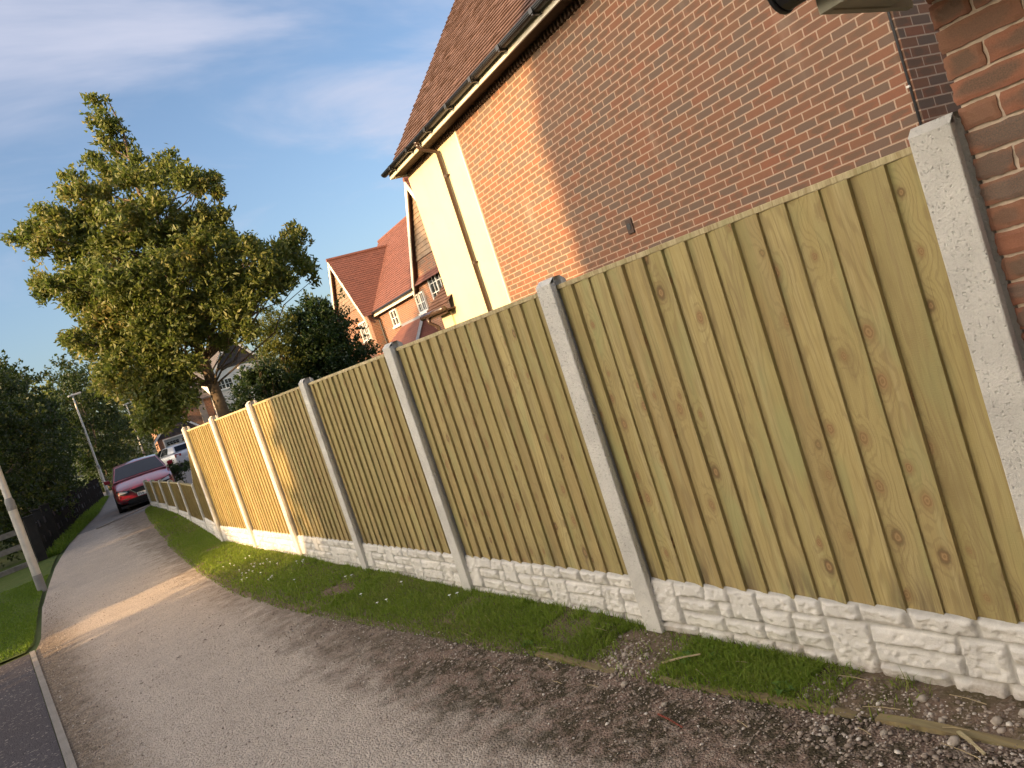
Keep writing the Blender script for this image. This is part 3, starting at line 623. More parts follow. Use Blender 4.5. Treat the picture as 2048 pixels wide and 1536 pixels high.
def gravel_board_mesh():
    """rock faced walling pattern cast in relief: L x H x depth map"""
    L, H = 1.84, .31; nx, ny = 330, 62; rng = np.random.default_rng(21)
    xs, zs = np.linspace(0, L, nx), np.linspace(0, H, ny); X, Z = np.meshgrid(xs, zs)
    blocks = []; rows = [0, .078, .155, .232, .31]
    big_ = [(.0, .165, 1, 4), (.50, .66, 2, 4), (.98, 1.17, 0, 3), (1.5, 1.66, 1, 3)]
    occ = lambda x0, x1, r: any(b0 < x1-.005 and b1 > x0+.005 and ra <= r < rb for b0, b1, ra, rb in big_)
    for b0, b1, ra, rb in big_: blocks.append((b0, b1, rows[ra], rows[rb]))
    for r_ in range(4):
        cuts = sorted([0, L]+[q for b0, b1, ra, rb in big_ if ra <= r_ < rb for q in (b0, b1)])
        for c0, c1 in zip(cuts[:-1], cuts[1:]):
            if c1-c0 < .02 or occ(c0, c1, r_): continue
            x = c0
            while x < c1-.01:
                w_ = min(rng.uniform(.13, .27), c1-x); 
                if c1-x-w_ < .07: w_ = c1-x
                blocks.append((x, x+w_, rows[r_], rows[r_+1])); x += w_
    n1, n2, n3 = vnoise(X.shape, (14, 70), rng), vnoise(X.shape, (30, 150), rng), vnoise(X.shape, (7, 30), rng)
    h = np.zeros_like(X); dirt = np.ones_like(X)
    for x0, x1, z0, z1 in blocks:
        m_ = (X >= x0) & (X < x1) & (Z >= z0) & (Z <= z1)
        dxl = np.minimum(X-x0, x1-X); dzl, dzh = Z-z0, z1-Z; q1, q2, q3 = rng.random(3)
        mw = .006+.020*n3+.012*q1; mwz = .005+.022*n1*q2+.006
        mwz *= .6; ed = np.clip((dxl-.005)/(mw*.55), 0, 1)*np.clip((dzh-.004)/mwz, 0, 1)*np.clip((dzl-.004)/(.006+.045*n3**2*q3), 0, 1)
        body = .016+.007*q3+.009*(n1-.5)+.004*(n2-.5)+(.016*(q1-.35))*((Z-z0)/(z1-z0)-.5)*2+.008*(q2-.5)*((X-x0)/(x1-x0)-.5)*2
        body = np.round(body/.007)*.007*.7+body*.3                # broken facets
        h[m_] = np.maximum(ed**.6*body*1.0, 0)[m_]; dirt[m_] = (1-np.clip(ed*1.6, 0, 1))[m_]
    h = np.maximum(h, .011*np.clip((.022-Z)/.008, 0, 1)); h += .0012*n2
    V = np.stack([X, h, Z], -1).reshape(-1, 3); idx = np.arange(nx*ny).reshape(ny, nx)
    F = np.stack([idx[:-1, :-1], idx[:-1, 1:], idx[1:, 1:], idx[1:, :-1]], -1).reshape(-1, 4)
    tr = [np.array([0, 0, H]), np.array([L, 0, H]), np.array([L, -.04, H]), np.array([0, -.04, H])]
    top0 = idx[-1]; V2 = V[top0]*[1, 0, 1]+[0, -.045, 0]; base_i = len(V); V = np.concatenate([V, V2]); k = np.arange(nx-1)
    F = np.concatenate([F, np.stack([top0[:-1], top0[1:], base_i+k+1, base_i+k], -1)])
    return V, F, np.concatenate([dirt.ravel(), np.full(len(V)-dirt.size, .3)])
GBV, GBF, GBD = gravel_board_mesh(); GB_MESH = [None]
def make_gboard(par, a, b, e, n, ztop):
    L = float(np.linalg.norm((np.array(b)-np.array(a))[:2])); a = np.array(a, float)*[1, 1, 0]
    if GB_MESH[0] is None:
        o = raw('gravel_board', GBV, GBF, M['gboard'], base=(0, 0, 0)); GB_MESH[0] = o.data; o.parent = par; at_ = o.data.attributes.new('dirt', 'FLOAT', 'POINT'); at_.data.foreach_set('value', GBD.astype(np.float32))
    else:
        o = bpy.data.objects.new('gravel_board', GB_MESH[0]); COL.objects.link(o); o.parent = par
    # mesh runs from the far end to the near end so that its relief (+y) faces the path
    org = np.array(b, float)*[1, 1, 0]+np.array([0, 0, ztop-.31])-BASE[par]
    sx = L/1.84; o.matrix_local = Matrix(((-e[0]*sx, -n[0], 0, org[0]), (-e[1]*sx, -n[1], 0, org[1]), (0, 0, 1, org[2]), (0, 0, 0, 1)))
    BASE[o] = BASE[par]; return o
tall = thing('fence', (2.44, 1.05, 0), 'tall new feather edge board fence with pitted concrete posts and rock faced gravel boards', 'fence')
E0, N0 = np.array([0, 1., 0]), np.array([1., 0, 0])
PY = [1.050, 3.002]+[3.002+1.931*k for k in range(1, 6)]; PW = .124
rp = random.Random(4)
for k, y in enumerate(PY): make_post(tall, (2.40, y, 0), E0, N0, 0, 1.898+rp.uniform(-.008, .008))
for k in range(len(PY)-1):
    a, b = (2.464, PY[k]+PW-.018, 0), (2.464, PY[k+1]+.018, 0)
    dz = rp.uniform(-.008, .004); make_panel(tall, a, b, E0, N0, .302, 1.85+dz, 1.85+dz, 100+k); make_gboard(tall, (2.449, a[1], 0), (2.449, b[1], 0), E0, N0, .306)
p7 = np.array([2.40, PY[-1]+PW-.02, 0]); p8 = np.array([2.585, 14.56, 0]); e8, n8 = fence_frame(p7, p8)
make_post(tall, p8, e8, n8, gz(14.6), .945)
make_panel(tall, p7+n8*.05, p8+n8*.05+e8*.02, e8, n8, .33, 1.85, .93, 140); make_gboard(tall, p7+n8*.035, p8+n8*.035+e8*.02, e8, n8, .335)
lowf = thing('fence', (2.6, 14.7, 0), 'low wooden fence of the same boards running on to the red car', 'fence')
LP = [(2.585, 14.56, .945), (2.77, 16.9, .965), (2.92, 19.0, .97), (3.02, 20.9, .98), (3.09, 22.7, .995), (3.13, 24.25, 1.01)]
for k in range(5):
    A_, B_ = np.array([*LP[k][:2], 0]), np.array([*LP[k+1][:2], 0]); e_, n_ = fence_frame(A_, B_)
    make_post(lowf, B_, e_, n_, gz(B_[1]), LP[k+1][2]); a_, b_ = A_+e_*.09+n_*.05, B_+e_*.02+n_*.05
    zb = (gz(A_[1])+gz(B_[1]))/2+.2; make_panel(lowf, a_, b_, e_, n_, zb, LP[k][2]-.045, LP[k+1][2]-.045, 200+k); make_gboard(lowf, a_-n_*.015, b_-n_*.015, e_, n_, zb+.004)
#PART2
# ------------------------------------------------------------------ houses
_a = R(6.79); HE = np.array([math.sin(_a), math.cos(_a), 0]); HN = np.array([math.cos(_a), -math.sin(_a), 0])
def H(s, t, z): return HE*s+HN*t+np.array([0, 0, z])
def hbox(mb, s0, s1, t0, t1, z0, z1): return mb.obox(H(s0, t0, z0), HE*(s1-s0), HN*(t1-t0), (0, 0, z1-z0))
def tile_roof(name, par, mat, fr, s0, s1, t0, z0, t1, pitch, gauge=.1, lift=.022, col=.165, jit=.004, seed=1, verge=.012):
    """tiled slope; fr(s,t,z) gives the world point, rising from (t0,z0) to t1"""
    r_ = np.random.default_rng(seed); sg = 1 if t1 > t0 else -1; run = abs(t1-t0); L = run/math.cos(pitch); nr = int(L/gauge); nc = max(2, int(abs(s1-s0)/col))
    mb = MB(); dt, dz = math.cos(pitch)*sg, math.sin(pitch); pt, pz = -math.sin(pitch)*sg, math.cos(pitch)
    S = np.linspace(s0, s1, nc+1)
    for i in range(nr):
        d0, d1 = i*gauge, min(L, (i+1)*gauge+.012); a, b, c, vs = [], [], [], i*gauge
        je = r_.normal(0, verge, 2); jj = r_.normal(0, jit, nc+1)
        Sx = S.copy(); Sx[0] += je[0]; Sx[-1] += je[1]
        for k, s in enumerate(Sx):
            l = lift+jj[k]
            a.append(fr(s, t0+dt*d0, z0+dz*d0)); b.append(fr(s, t0+dt*d0+pt*l, z0+dz*d0+pz*l)); c.append(fr(s, t0+dt*d1+pt*.004, z0+dz*d1+pz*.004))
        for k in range(nc):
            q = (0, 1, 2, 3) if sg > 0 else (3, 2, 1, 0)
            if s1 < s0: q = q[::-1]
            ua, ub = Sx[k], Sx[k+1]
            for lo, hi, va, vb in ((a, b, vs+.001, vs+.003), (b, c, vs+.004, vs+gauge-.001)):
                pts = [lo[k], lo[k+1], hi[k+1], hi[k]]; uv_ = [(ua, va), (ub, va), (ub, vb), (ua, vb)]
                q2 = q[::-1]; mb.add(pts, [q2], [[uv_[j] for j in q2]])
    return build(name, mb, mat, par)
def window(par, fr, s0, s1, z0, z1, t, out, cols=2, lights=(2, 2), fw=.06, deep=.07, mat='white', name='window'):
    """fr(s,t,z); out = sign of t that points out of the wall; sub-part pane"""
    mb = MB()
    def bx(a, b, c, d_, t0, t1):
        P0 = fr(a, t0, c); mb.obox(P0, fr(b, t0, c)-P0, fr(a, t1, c)-P0, fr(a, t0, d_)-P0)
    T0, T1 = t, t+out*deep
    bx(s0, s1, z0, z0+fw, T0, T1); bx(s0, s1, z1-fw, z1, T0, T1); bx(s0, s0+fw, z0+fw, z1-fw, T0, T1); bx(s1-fw, s1, z0+fw, z1-fw, T0, T1)
    cw = (s1-s0-2*fw)/cols
    for k in range(1, cols): q = s0+fw+cw*k; bx(q-fw*.55, q+fw*.55, z0+fw, z1-fw, T0, T1-out*.004)
    for k in range(cols):
        a, b = s0+fw+cw*k, s0+fw+cw*(k+1)
        for i in range(1, lights[0]): q = a+(b-a)*i/lights[0]; bx(q-.014, q+.014, z0+fw, z1-fw, T0, T1-out*.018)
        for i in range(1, lights[1]): q = z0+(z1-z0)*i/lights[1]; bx(a, b, q-.014, q+.014, T0, T1-out*.022)
    bx(s0-.05, s1+.05, z0-.07, z0-.002, T0, T1+out*.05)
    o = build(name, mb, M[mat], par)
    g = MB(); P = [fr(s0+fw*.5, T0+out*.025, z0+fw*.5), fr(s1-fw*.5, T0+out*.025, z0+fw*.5), fr(s1-fw*.5, T0+out*.025, z1-fw*.5), fr(s0+fw*.5, T0+out*.025, z1-fw*.5)]
    g.prism(P, fr(s0, T0+out*.005, z0)-fr(s0, T0+out*.02, z0)); build('pane', g, M['glass'], o); return o

# ---- brick house behind the fence
h1 = thing('brick_house', H(3.43, 5.55, 0), 'large brick house with a cream rendered end strip rising directly behind the tall fence', 'house')
mb = MB(); hbox(mb, 3.43, 10.12, 5.55, 5.85, -.1, 4.93); hbox(mb, 3.43, 3.73, 5.85, 13.5, -.1, 4.93); mb.prism([H(3.43, 5.55, 4.931), H(3.43, 13.5, 4.931), H(3.43, 9.525, 9.6)], HE*.3)
hbox(mb, 3.73, 12.2, 13.2, 13.5, -.1, 4.93); build('wall', mb, M['brick'], h1)
mb = MB(); hbox(mb, 10.12, 12.22, 5.538, 5.85, -.1, 4.93); hbox(mb, 11.92, 12.22, 5.85, 13.2, -.1, 4.93); mb.prism([H(11.92, 5.55, 4.931), H(11.92, 13.5, 4.931), H(11.92, 9.525, 9.6)], HE*.3)
build('render_strip', mb, M['render'], h1)
mb = MB(); hbox(mb, 10.095, 10.135, 5.527, 5.5495, 0, 4.92); build('corner_bead', mb, M['trim'], h1)
PIT = R(50.5); RT = 9.525
roof = tile_roof('roof', h1, M['tile'], H, 3.1, 12.36, 5.255, 4.955, RT, PIT, seed=3)
mb = MB(); zr = 4.955+(RT-5.255)*math.tan(PIT); mb.quad(H(3.1, RT, zr), H(3.1, 13.8, 4.96), H(12.36, 13.8, 4.96), H(12.36, RT, zr))
mb.tube([H(3.1, RT, zr+.01), H(12.36, RT, zr+.01)], .09, 8); mb.quad(H(3.12, 5.3, 4.94), H(12.34, 5.3, 4.94), H(12.34, RT, zr-.06), H(3.12, RT, zr-.06)); build('rear_slope', mb, M['tile'], roof)
mb = MB(); hbox(mb, 3.12, 12.33, 5.262, 5.285, 4.862, 5.0); hbox(mb, 12.30, 12.325, 5.2855, 5.60, 4.86, 4.99); build('fascia', mb, M['trim'], h1)
mb = MB(); mb.prism([H(12.27, 5.29, 4.90), H(12.27, RT, zr-.10), H(12.27, RT, zr+.02), H(12.27, 5.29, 4.99)], HE*.028); build('bargeboard', mb, M['trim'], h1)
mb = MB(); hbox(mb, 3.14, 12.29, 5.2855, 5.5495, 4.885, 4.905)
for k in range(118): q = 3.2+k*.076; hbox(mb, q, q+.035, 5.50, 5.548, 4.80, 4.884)
build('soffit', mb, M['soffit'], h1)
mb = MB(); n_ = 9; gp = [(5.195+.062*math.cos(math.pi+math.pi*k/n_), 4.985+.062*math.sin(math.pi+math.pi*k/n_)) for k in range(n_+1)]
for (t0, z0), (t1, z1) in zip(gp[:-1], gp[1:]): mb.quad(H(3.12, t0, z0), H(12.36, t0, z0), H(12.36, t1, z1), H(3.12, t1, z1))
for s_ in (3.12, 12.36): mb.poly([H(s_, t, z) for t, z in gp])
gut = build('gutter', mb, M['black'], h1, smooth=True)
md = gut.modifiers.new('thick', 'SOLIDIFY'); md.thickness = .006
for k in range(11):
    mb = MB(); s_ = 3.6+k*.83; hbox(mb, s_, s_+.03, 5.14, 5.262, 4.905, 4.922); hbox(mb, s_-.02, s_+.05, 5.128, 5.133, 4.925, 4.985); build('gutter_bracket', mb, M['black'], gut)
mb = MB(); mb.tube([H(10.76, 5.195, 4.95), H(10.76, 5.195, 4.87), H(10.76, 5.22, 4.83), H(10.76, 5.45, 4.755), H(10.76, 5.485, 4.72), H(10.76, 5.49, 0)], .031, 14); mb.tube([H(10.76, 5.195, 4.96), H(10.76, 5.195, 4.90)], .045, 12)
dp = build('downpipe', mb, M['brownpipe'], h1, smooth=True)
for z in (4.35, 2.95, 1.5): mb = MB(); mb.tube([H(10.76, 5.49, z-.02), H(10.76, 5.49, z+.02)], .037, 12); hbox(mb, 10.70, 10.82, 5.51, 5.537, z-.012, z+.012); build('pipe_clip', mb, M['brownpipe'], dp)
mb = MB(); hbox(mb, 6.875, 6.985, 5.53, 5.5495, 2.365, 2.53); v_ = build('wall_vent', mb, plain('vent brown', (.06, .035, .025), .6), h1, bevel=.006)
mb = MB(); mb.tube([H(6.93, 5.5295, 2.45), H(6.93, 5.522, 2.45)], .036, 16); build('vent_cowl', mb, M['black'], v_)
mb = MB(); mb.tube([H(3.455, 5.54, 1.2), H(3.452, 5.54, 2.6), H(3.456, 5.54, 3.6), H(3.455, 5.54, 4.88)], .009, 6); cb_ = build('cable', mb, M['black'], h1)
mb = MB(); hbox(mb, 3.445, 3.47, 5.522, 5.545, 2.505, 2.52); build('cable_clip', mb, M['white'], cb_)
# porch canopy on its far corner
mb = MB(); hbox(mb, 12.22, 12.66, 5.50, 6.6, -.1, 2.43); build('porch_wall', mb, M['render'], h1)
pr = tile_roof('porch_roof', h1, M['tile'], H, 12.0, 13.0, 5.33, 2.50, 6.2, R(40), seed=9)
mb = MB(); mb.tube([H(11.98, 5.29, 2.49), H(13.02, 5.29, 2.49)], .05, 10); mb.tube([H(12.78, 5.29, 2.46), H(12.78, 5.30, 2.36), H(12.74, 5.42, 2.25), H(12.74, 5.44, 0)], .034, 10); build('porch_gutter', mb, M['brownpipe'], pr, smooth=True)
mb = MB(); hbox(mb, 12.02, 12.98, 5.34, 5.37, 2.40, 2.5); hbox(mb, 12.02, 12.98, 5.37, 6.0, 2.45, 2.47); build('porch_fascia', mb, M['soffit'], pr)

# ---- near brick building at the right edge: real bricks on a mortar bed
nb_ = thing('brick_building', (2.46, 1.04, 0), 'near brick building corner with large dark smudged bricks beside the first concrete post', 'building')
mb = MB(); mb.box((2.460, -4, -.1), (2.75, 1.036, 2.9)); mb.box((2.7501, .8, -.1), (7, 1.036, 2.9)); build('wall', mb, M['mortar'], nb_)
mb = MB(); r_ = random.Random(12)
def nbrick(y0, y1, z0, z1, x0=2.4500, x1=2.5):
    mb.cur = r_.random(); j = lambda s=.0022: r_.uniform(-s, s); c = .006
    xf = x0+j(.0015); ny_, nz_ = 9, 5; front = []
    for a in range(nz_+1):
        row = []
        for b in range(ny_+1):
            fy, fz = b/ny_, a/nz_; edge = min(fy, 1-fy)*(y1-y0) if True else 0; ez = min(fz, 1-fz)*(z1-z0); rr = max(0, c-edge)+max(0, c-ez)
            row.append((xf+rr*.6+j(.0011), y0+(y1-y0)*fy+(j(.0016) if 0 < b < ny_ else j(.003)), z0+(z1-z0)*fz+(j(.0012) if 0 < a < nz_ else j(.002))))
        front.append(row)
    P = np.array(front); mb_i = len(mb.v); pts = P.reshape(-1, 3)
    F, U = [], []
    for a in range(nz_):
        for b in range(ny_):
            i = a*(ny_+1)+b; q = (i, i+ny_+1, i+ny_+2, i+1); F.append(q); U.append([(1-(k % (ny_+1))/ny_, (k//(ny_+1))/nz_) for k in q])
    mb.add(pts, F, U)
    for edge_ in (P[0], P[-1][::-1], P[:, 0][::-1], P[:, -1]):
        for p, q in zip(edge_[:-1], edge_[1:]): mb.add([p, q, (x1, q[1], q[2]), (x1, p[1], p[2])], [(0, 1, 2, 3)], [[(.5, .02), (.55, .02), (.55, .1), (.5, .1)]])
zc = -.02
k = 0
while zc < 2.9:
    y = 1.045
    if k % 2: nbrick(y-.102, y, zc+.005, zc+.07); y -= .112
    while y > .25: nbrick(y-.215, y, zc+.005, zc+.07); y -= .225
    zc += .075; k += 1
build('brickwork', mb, M['brickreal'], nb_, smooth=False)
mb = MB(); mb.box((2.14, .2, 2.283), (2.46, 1.145, 2.316)); mb.box((2.12, .2, 2.278), (2.1395, 1.168, 2.44)); mb.box((2.1402, 1.1452, 2.278), (2.60, 1.168, 2.43)); sb = build('eaves_box', mb, plain('eaves paint', (.36, .34, .25), .6, var=.12), nb_)
mb = MB(); mb.tube([(2.058, -.5, 2.374), (2.058, 1.215, 2.374)], .058, 20); mb.tube([(2.058, 1.216, 2.374), (2.058, 1.23, 2.374)], .063, 20); build('gutter', mb, M['black'], nb_, smooth=False, bevel=.004)
mb = MB(); mb.prism([(2.0, -.5, 2.47), (2.6, -.5, 3.1), (2.6, -.5, 3.16), (2.0, -.5, 2.53)], (0, 1.72, 0)); build('roof', mb, M['tile'], nb_)

# ---- far brick house with red tiled gables
h2 = thing('brick_house', H(30, 11.85, 0), 'red tiled brick house with two weatherboarded gables beyond the cream house end', 'house')
mb = MB(); hbox(mb, 22, 34.05, 11.85, 12.1, 0, 4.6); hbox(mb, 34.05, 38.9, 11.35, 12.1, 0, 4.66); hbox(mb, 23.4, 28.42, 11.80, 11.8495, 0, 4.6)
K2 = 1.385
mb.prism([H(23.4, 11.80, 4.601), H(28.4, 11.80, 4.601), H(28.4-.93/K2, 11.80, 5.53), H(23.4+.93/K2, 11.80, 5.53)], HN*.2)
KW = 3.04/2.43; mb.prism([H(34.07, 11.35, 4.661), H(38.9, 11.35, 4.661), H(38.9-.5/KW, 11.35, 5.16), H(34.07+.5/KW, 11.35, 5.16)], HN*.2)
hbox(mb, 22, 22.25, 12.1, 18, 0, 8); hbox(mb, 22.25, 38.9, 17.7, 18, 0, 4.6); build('wall', mb, M['brickred'], h2)
def gable_boards(fr, sc, zb, za, k, t, out, mat, par, name='weatherboard', step=.17):
    mb = MB(); z = zb
    while z < za-.05:
        z1 = min(z+step+.012, za); w0, w1 = (za-z)/k, (za-min(z1, za-.01))/k; P = [fr(sc-w0, t+out*.045, z), fr(sc+w0, t+out*.045, z), fr(sc+w1, t+out*.02, z1), fr(sc-w1, t+out*.02, z1)]
        mb.prism(P, fr(sc, t-out*.03, z)-fr(sc, t, z)); z += step
    return build(name, mb, mat, par)
gable_boards(H, 25.9, 5.53, 8.05, K2, 11.80, -1, M['clad'], h2); gable_boards(H, 36.48, 5.16, 7.68, KW, 11.35, -1, M['clad'], h2)
def barge(par, fr, sc, za, k, half, t, out, hgt=.2, mat='trim', thick=.04):
    for sg in (-1, 1):
        mb = MB(); zb = za-half*k; P = [fr(sc, t, za), fr(sc+sg*half, t, zb), fr(sc+sg*half, t, zb-hgt*1.5), fr(sc, t, za-hgt*1.5)]; mb.prism(P, fr(sc, t+out*thick, za)-fr(sc, t, za)); build('bargeboard', mb, M[mat], par)
barge(h2, H, 25.9, 8.2, K2, 2.62, 11.58, -1); barge(h2, H, 36.48, 7.82, KW, 2.6, 11.12, -1)
def HG(sc):                         # roofs whose ridge runs away from the path
    return lambda s, t, z: H(sc+t, s, z)
p2 = math.atan(K2); tile_roof('roof', h2, M['tilered'], HG(25.9), 11.56, 15.2, -2.75, 8.22-2.75*K2, 0, p2, gauge=.14, col=.3, seed=5, jit=.003); tile_roof('roof', h2, M['tilered'], HG(25.9), 11.56, 15.2, 2.75, 8.22-2.75*K2, 0, p2, gauge=.14, col=.3, seed=6, jit=.003)
pw = math.atan(KW); tile_roof('roof', h2, M['tilered'], HG(36.48), 11.08, 15, -2.63, 7.84-2.63*KW, 0, pw, gauge=.14, col=.3, seed=7, jit=.003); tile_roof('roof', h2, M['tilered'], HG(36.48), 11.08, 15, 2.63, 7.84-2.63*KW, 0, pw, gauge=.14, col=.3, seed=8, jit=.003)
rf2 = tile_roof('roof', h2, M['tilered'], H, 22, 38.9, 11.56, 4.66, 14.85, R(50), gauge=.14, col=.3, seed=10, jit=.003)
mb = MB(); zz = 4.66+3.29*math.tan(R(50)); mb.quad(H(22, 14.85, zz), H(22, 18.2, 4.66), H(38.9, 18.2, 4.66), H(38.9, 14.85, zz)); mb.tube([H(22, 14.85, zz), H(38.9, 14.85, zz)], .1, 8); mb.tube([H(36.48, 11.06, 7.86), H(36.48, 15, 7.86)], .09, 8); mb.tube([H(25.9, 11.54, 8.24), H(25.9, 15, 8.24)], .09, 8); build('ridge', mb, M['tilered'], rf2)
mb = MB(); hbox(mb, 28.45, 34.04, 11.58, 11.61, 4.44, 4.58); build('fascia', mb, M['trim'], h2)
mb = MB(); mb.tube([H(28.4, 11.52, 4.62), H(34.1, 11.52, 4.62)], .06, 8); mb.tube([H(34.0, 11.52, 4.58), H(33.98, 11.55, 4.4), H(33.93, 11.76, 4.25), H(33.93, 11.78, 0)], .045, 8); build('gutter', mb, M['black'], h2)
window(h2, H, 31.62, 32.46, 3.64, 4.36, 11.849, -1, 2, (1, 2)); window(h2, H, 28.02, 28.95, 3.64, 4.42, 11.7995, -1, 2, (2, 2)); window(h2, H, 25.0, 27.2, 3.75, 4.86, 11.7995, -1, 3, (2, 3)); window(h2, H, 34.5, 35.7, 3.55, 4.46, 11.3495, -1, 2, (2, 3))
mb = MB(); mb.poly([H(28.9, 11.84, 3.55), H(31.5, 11.84, 3.55), H(32.6, 10.7, 2.55), H(27.6, 10.7, 2.55)][::-1]); mb.poly([H(28.9, 11.84, 3.55), H(27.6, 10.7, 2.55), H(27.6, 11.84, 2.55)][::-1]); mb.poly([H(31.5, 11.84, 3.55), H(32.6, 11.84, 2.55), H(32.6, 10.7, 2.55)][::-1]); po = build('porch_roof', mb, M['tilered'], h2)
mb = MB(); hbox(mb, 28.85, 31.55, 11.80, 11.846, 3.5, 3.62); mb.bar(H(28.9, 11.82, 3.57), H(27.6, 10.7, 2.57), .14, .03); build('flashing', mb, M['lead'], po)
mb = MB(); hbox(mb, 27.8, 32.4, 10.9, 11.79, 0, 2.5); build('porch_wall', mb, M['brickred'], h2)

# ---- garage and white house at the far end
def face_frame(x, y, a):
    ex = np.array([math.cos(a), math.sin(a), 0]); nn = np.array([math.sin(a), -math.cos(a), 0]); o_ = np.array([x, y, 0])
    return lambda s, t, z: o_+ex*s+nn*t+np.array([0, 0, z])       # t > 0 comes towards the viewer
def fbox(mb, fr, s0, s1, t0, t1, z0, z1):
    P0 = fr(s0, t0, z0); return mb.obox(P0, fr(s1, t0, z0)-P0, fr(s0, t1, z0)-P0, (0, 0, z1-z0))
g1 = face_frame(9.38, 59.26, R(-9)); ga = thing('garage', g1(1.4, 0, .25), 'small brick garage with dark clad gable and grey door at the end of the lane', 'garage')
mb = MB(); fbox(mb, g1, 0, .33, -.3, 0, .1, 2.38); fbox(mb, g1, 2.68, 3.0, -.3, 0, .1, 2.38); fbox(mb, g1, 0, .3, -5, -.3, .1, 2.38); fbox(mb, g1, 2.7, 3, -5, -.3, .1, 2.38); fbox(mb, g1, .3301, 2.6799, -.3, -.01, 2.34, 2.38); build('wall', mb, M['brickred'], ga)
gable_boards(g1, 1.47, 2.38, 3.86, .99, 0, 1, M['claddark'], ga, 'cladding', .2)
barge(ga, g1, 1.47, 4.0, .97, 1.72, .10, 1, .13, 'white')
tile_roof('roof', ga, M['tiledark'], lambda s, t, z: g1(1.47+t, s, z), .14, -5, -1.75, 4.03-1.75*.97, 0, math.atan(.97), gauge=.3, col=1); tile_roof('roof', ga, M['tiledark'], lambda s, t, z: g1(1.47+t, s, z), .14, -5, 1.75, 4.03-1.75*.97, 0, math.atan(.97), gauge=.3, col=1)
mb = MB(); fbox(mb, g1, .335, .42, -.05, .03, .22, 2.33); fbox(mb, g1, 2.58, 2.675, -.05, .03, .22, 2.33); fbox(mb, g1, .4205, 2.5795, -.05, .03, 2.25, 2.33); build('door_frame', mb, M['white'], ga)
mb = MB(); fbox(mb, g1, .4205, 2.5795, -.12, -.06, .22, 2.249)
for q in (.55, .85, 1.15, 1.45, 1.75): fbox(mb, g1, .43, 2.57, -.06, -.05, q, q+.02)
gd = build('door', mb, M['garagedoor'], ga)
for a_ in (.53, 1.56):
    mb = MB(); fbox(mb, g1, a_, a_+.82, -.058, -.045, 1.83, 2.05); build('window', mb, M['glass'], gd)
    mb2 = MB()
    for i in range(1, 4): fbox(mb2, g1, a_+.205*i-.012, a_+.205*i+.012, -.0445, -.035, 1.83, 2.05)
    fbox(mb2, g1, a_, a_+.82, -.0445, -.036, 1.93, 1.95); build('glazing_bar', mb2, M['garagedoor'], gd)
g3 = face_frame(17.41, 72.95, R(8)); wh = thing('white_house', g3(2.9, 0, .3), 'white rendered house with a dark clad gable seen past the tree trunk', 'house')
mb = MB(); fbox(mb, g3, 0, 5.8, -.3, 0, .1, 6.35); fbox(mb, g3, 0, .3, -8, -.3, .1, 6.35); fbox(mb, g3, 5.5, 5.8, -8, -.3, .1, 6.35); mb.prism([g3(0, -.002, 6.351), g3(5.8, -.002, 6.351), g3(5.8-.65/1.16, -.002, 7.0), g3(.65/1.16, -.002, 7.0)], g3(0, -.3, 0)-g3(0, 0, 0)); build('wall', mb, M['whiterender'], wh)
gable_boards(g3, 2.9, 7.0, 9.65, 1.16, 0, 1, M['claddark'], wh, 'cladding', .33); barge(wh, g3, 2.9, 9.85, 1.16, 3.1, .15, 1, .22, 'white')
for sg in (-1, 1): tile_roof('roof', wh, M['tiledark'], lambda s, t, z: g3(2.9+t, s, z), .2, -8, sg*3.15, 9.9-3.15*1.16, 0, math.atan(1.16), gauge=.3, col=1)
window(wh, g3, .46, 1.98, 5.15, 6.08, .001, 1, 2, (2, 2), .08); window(wh, g3, 3.3, 4.6, 4.8, 6.08, .001, 1, 2, (1, 2), .08)
mb = MB(); fbox(mb, g3, 2.85, 3.1, .001, .12, 6.62, 6.85); build('alarm_box', mb, M['white'], wh, bevel=.02)
mb = MB(); fbox(mb, g3, -4.5, -.05, -6, -1.2, .1, 4.9); build('brick_wing', mb, M['brickred'], wh); mb = MB(); mb.prism([g3(-4.7, -.9, 4.88), g3(.0, -.9, 4.88), g3(.0, -3.6, 6.8), g3(-4.7, -3.6, 6.8)], (0, 0, .12)); build('wing_roof', mb, M['tiledark'], wh)
mb = MB(); fbox(mb, g3, -1.35, -.75, -1.199, -1.1, .2, 5.0); fbox(mb, g3, -4.4, -1.4, -1.199, -1.12, 4.62, 4.76); build('pale_panel', mb, plain('grey render', (.26, .23, .21), .9), wh)

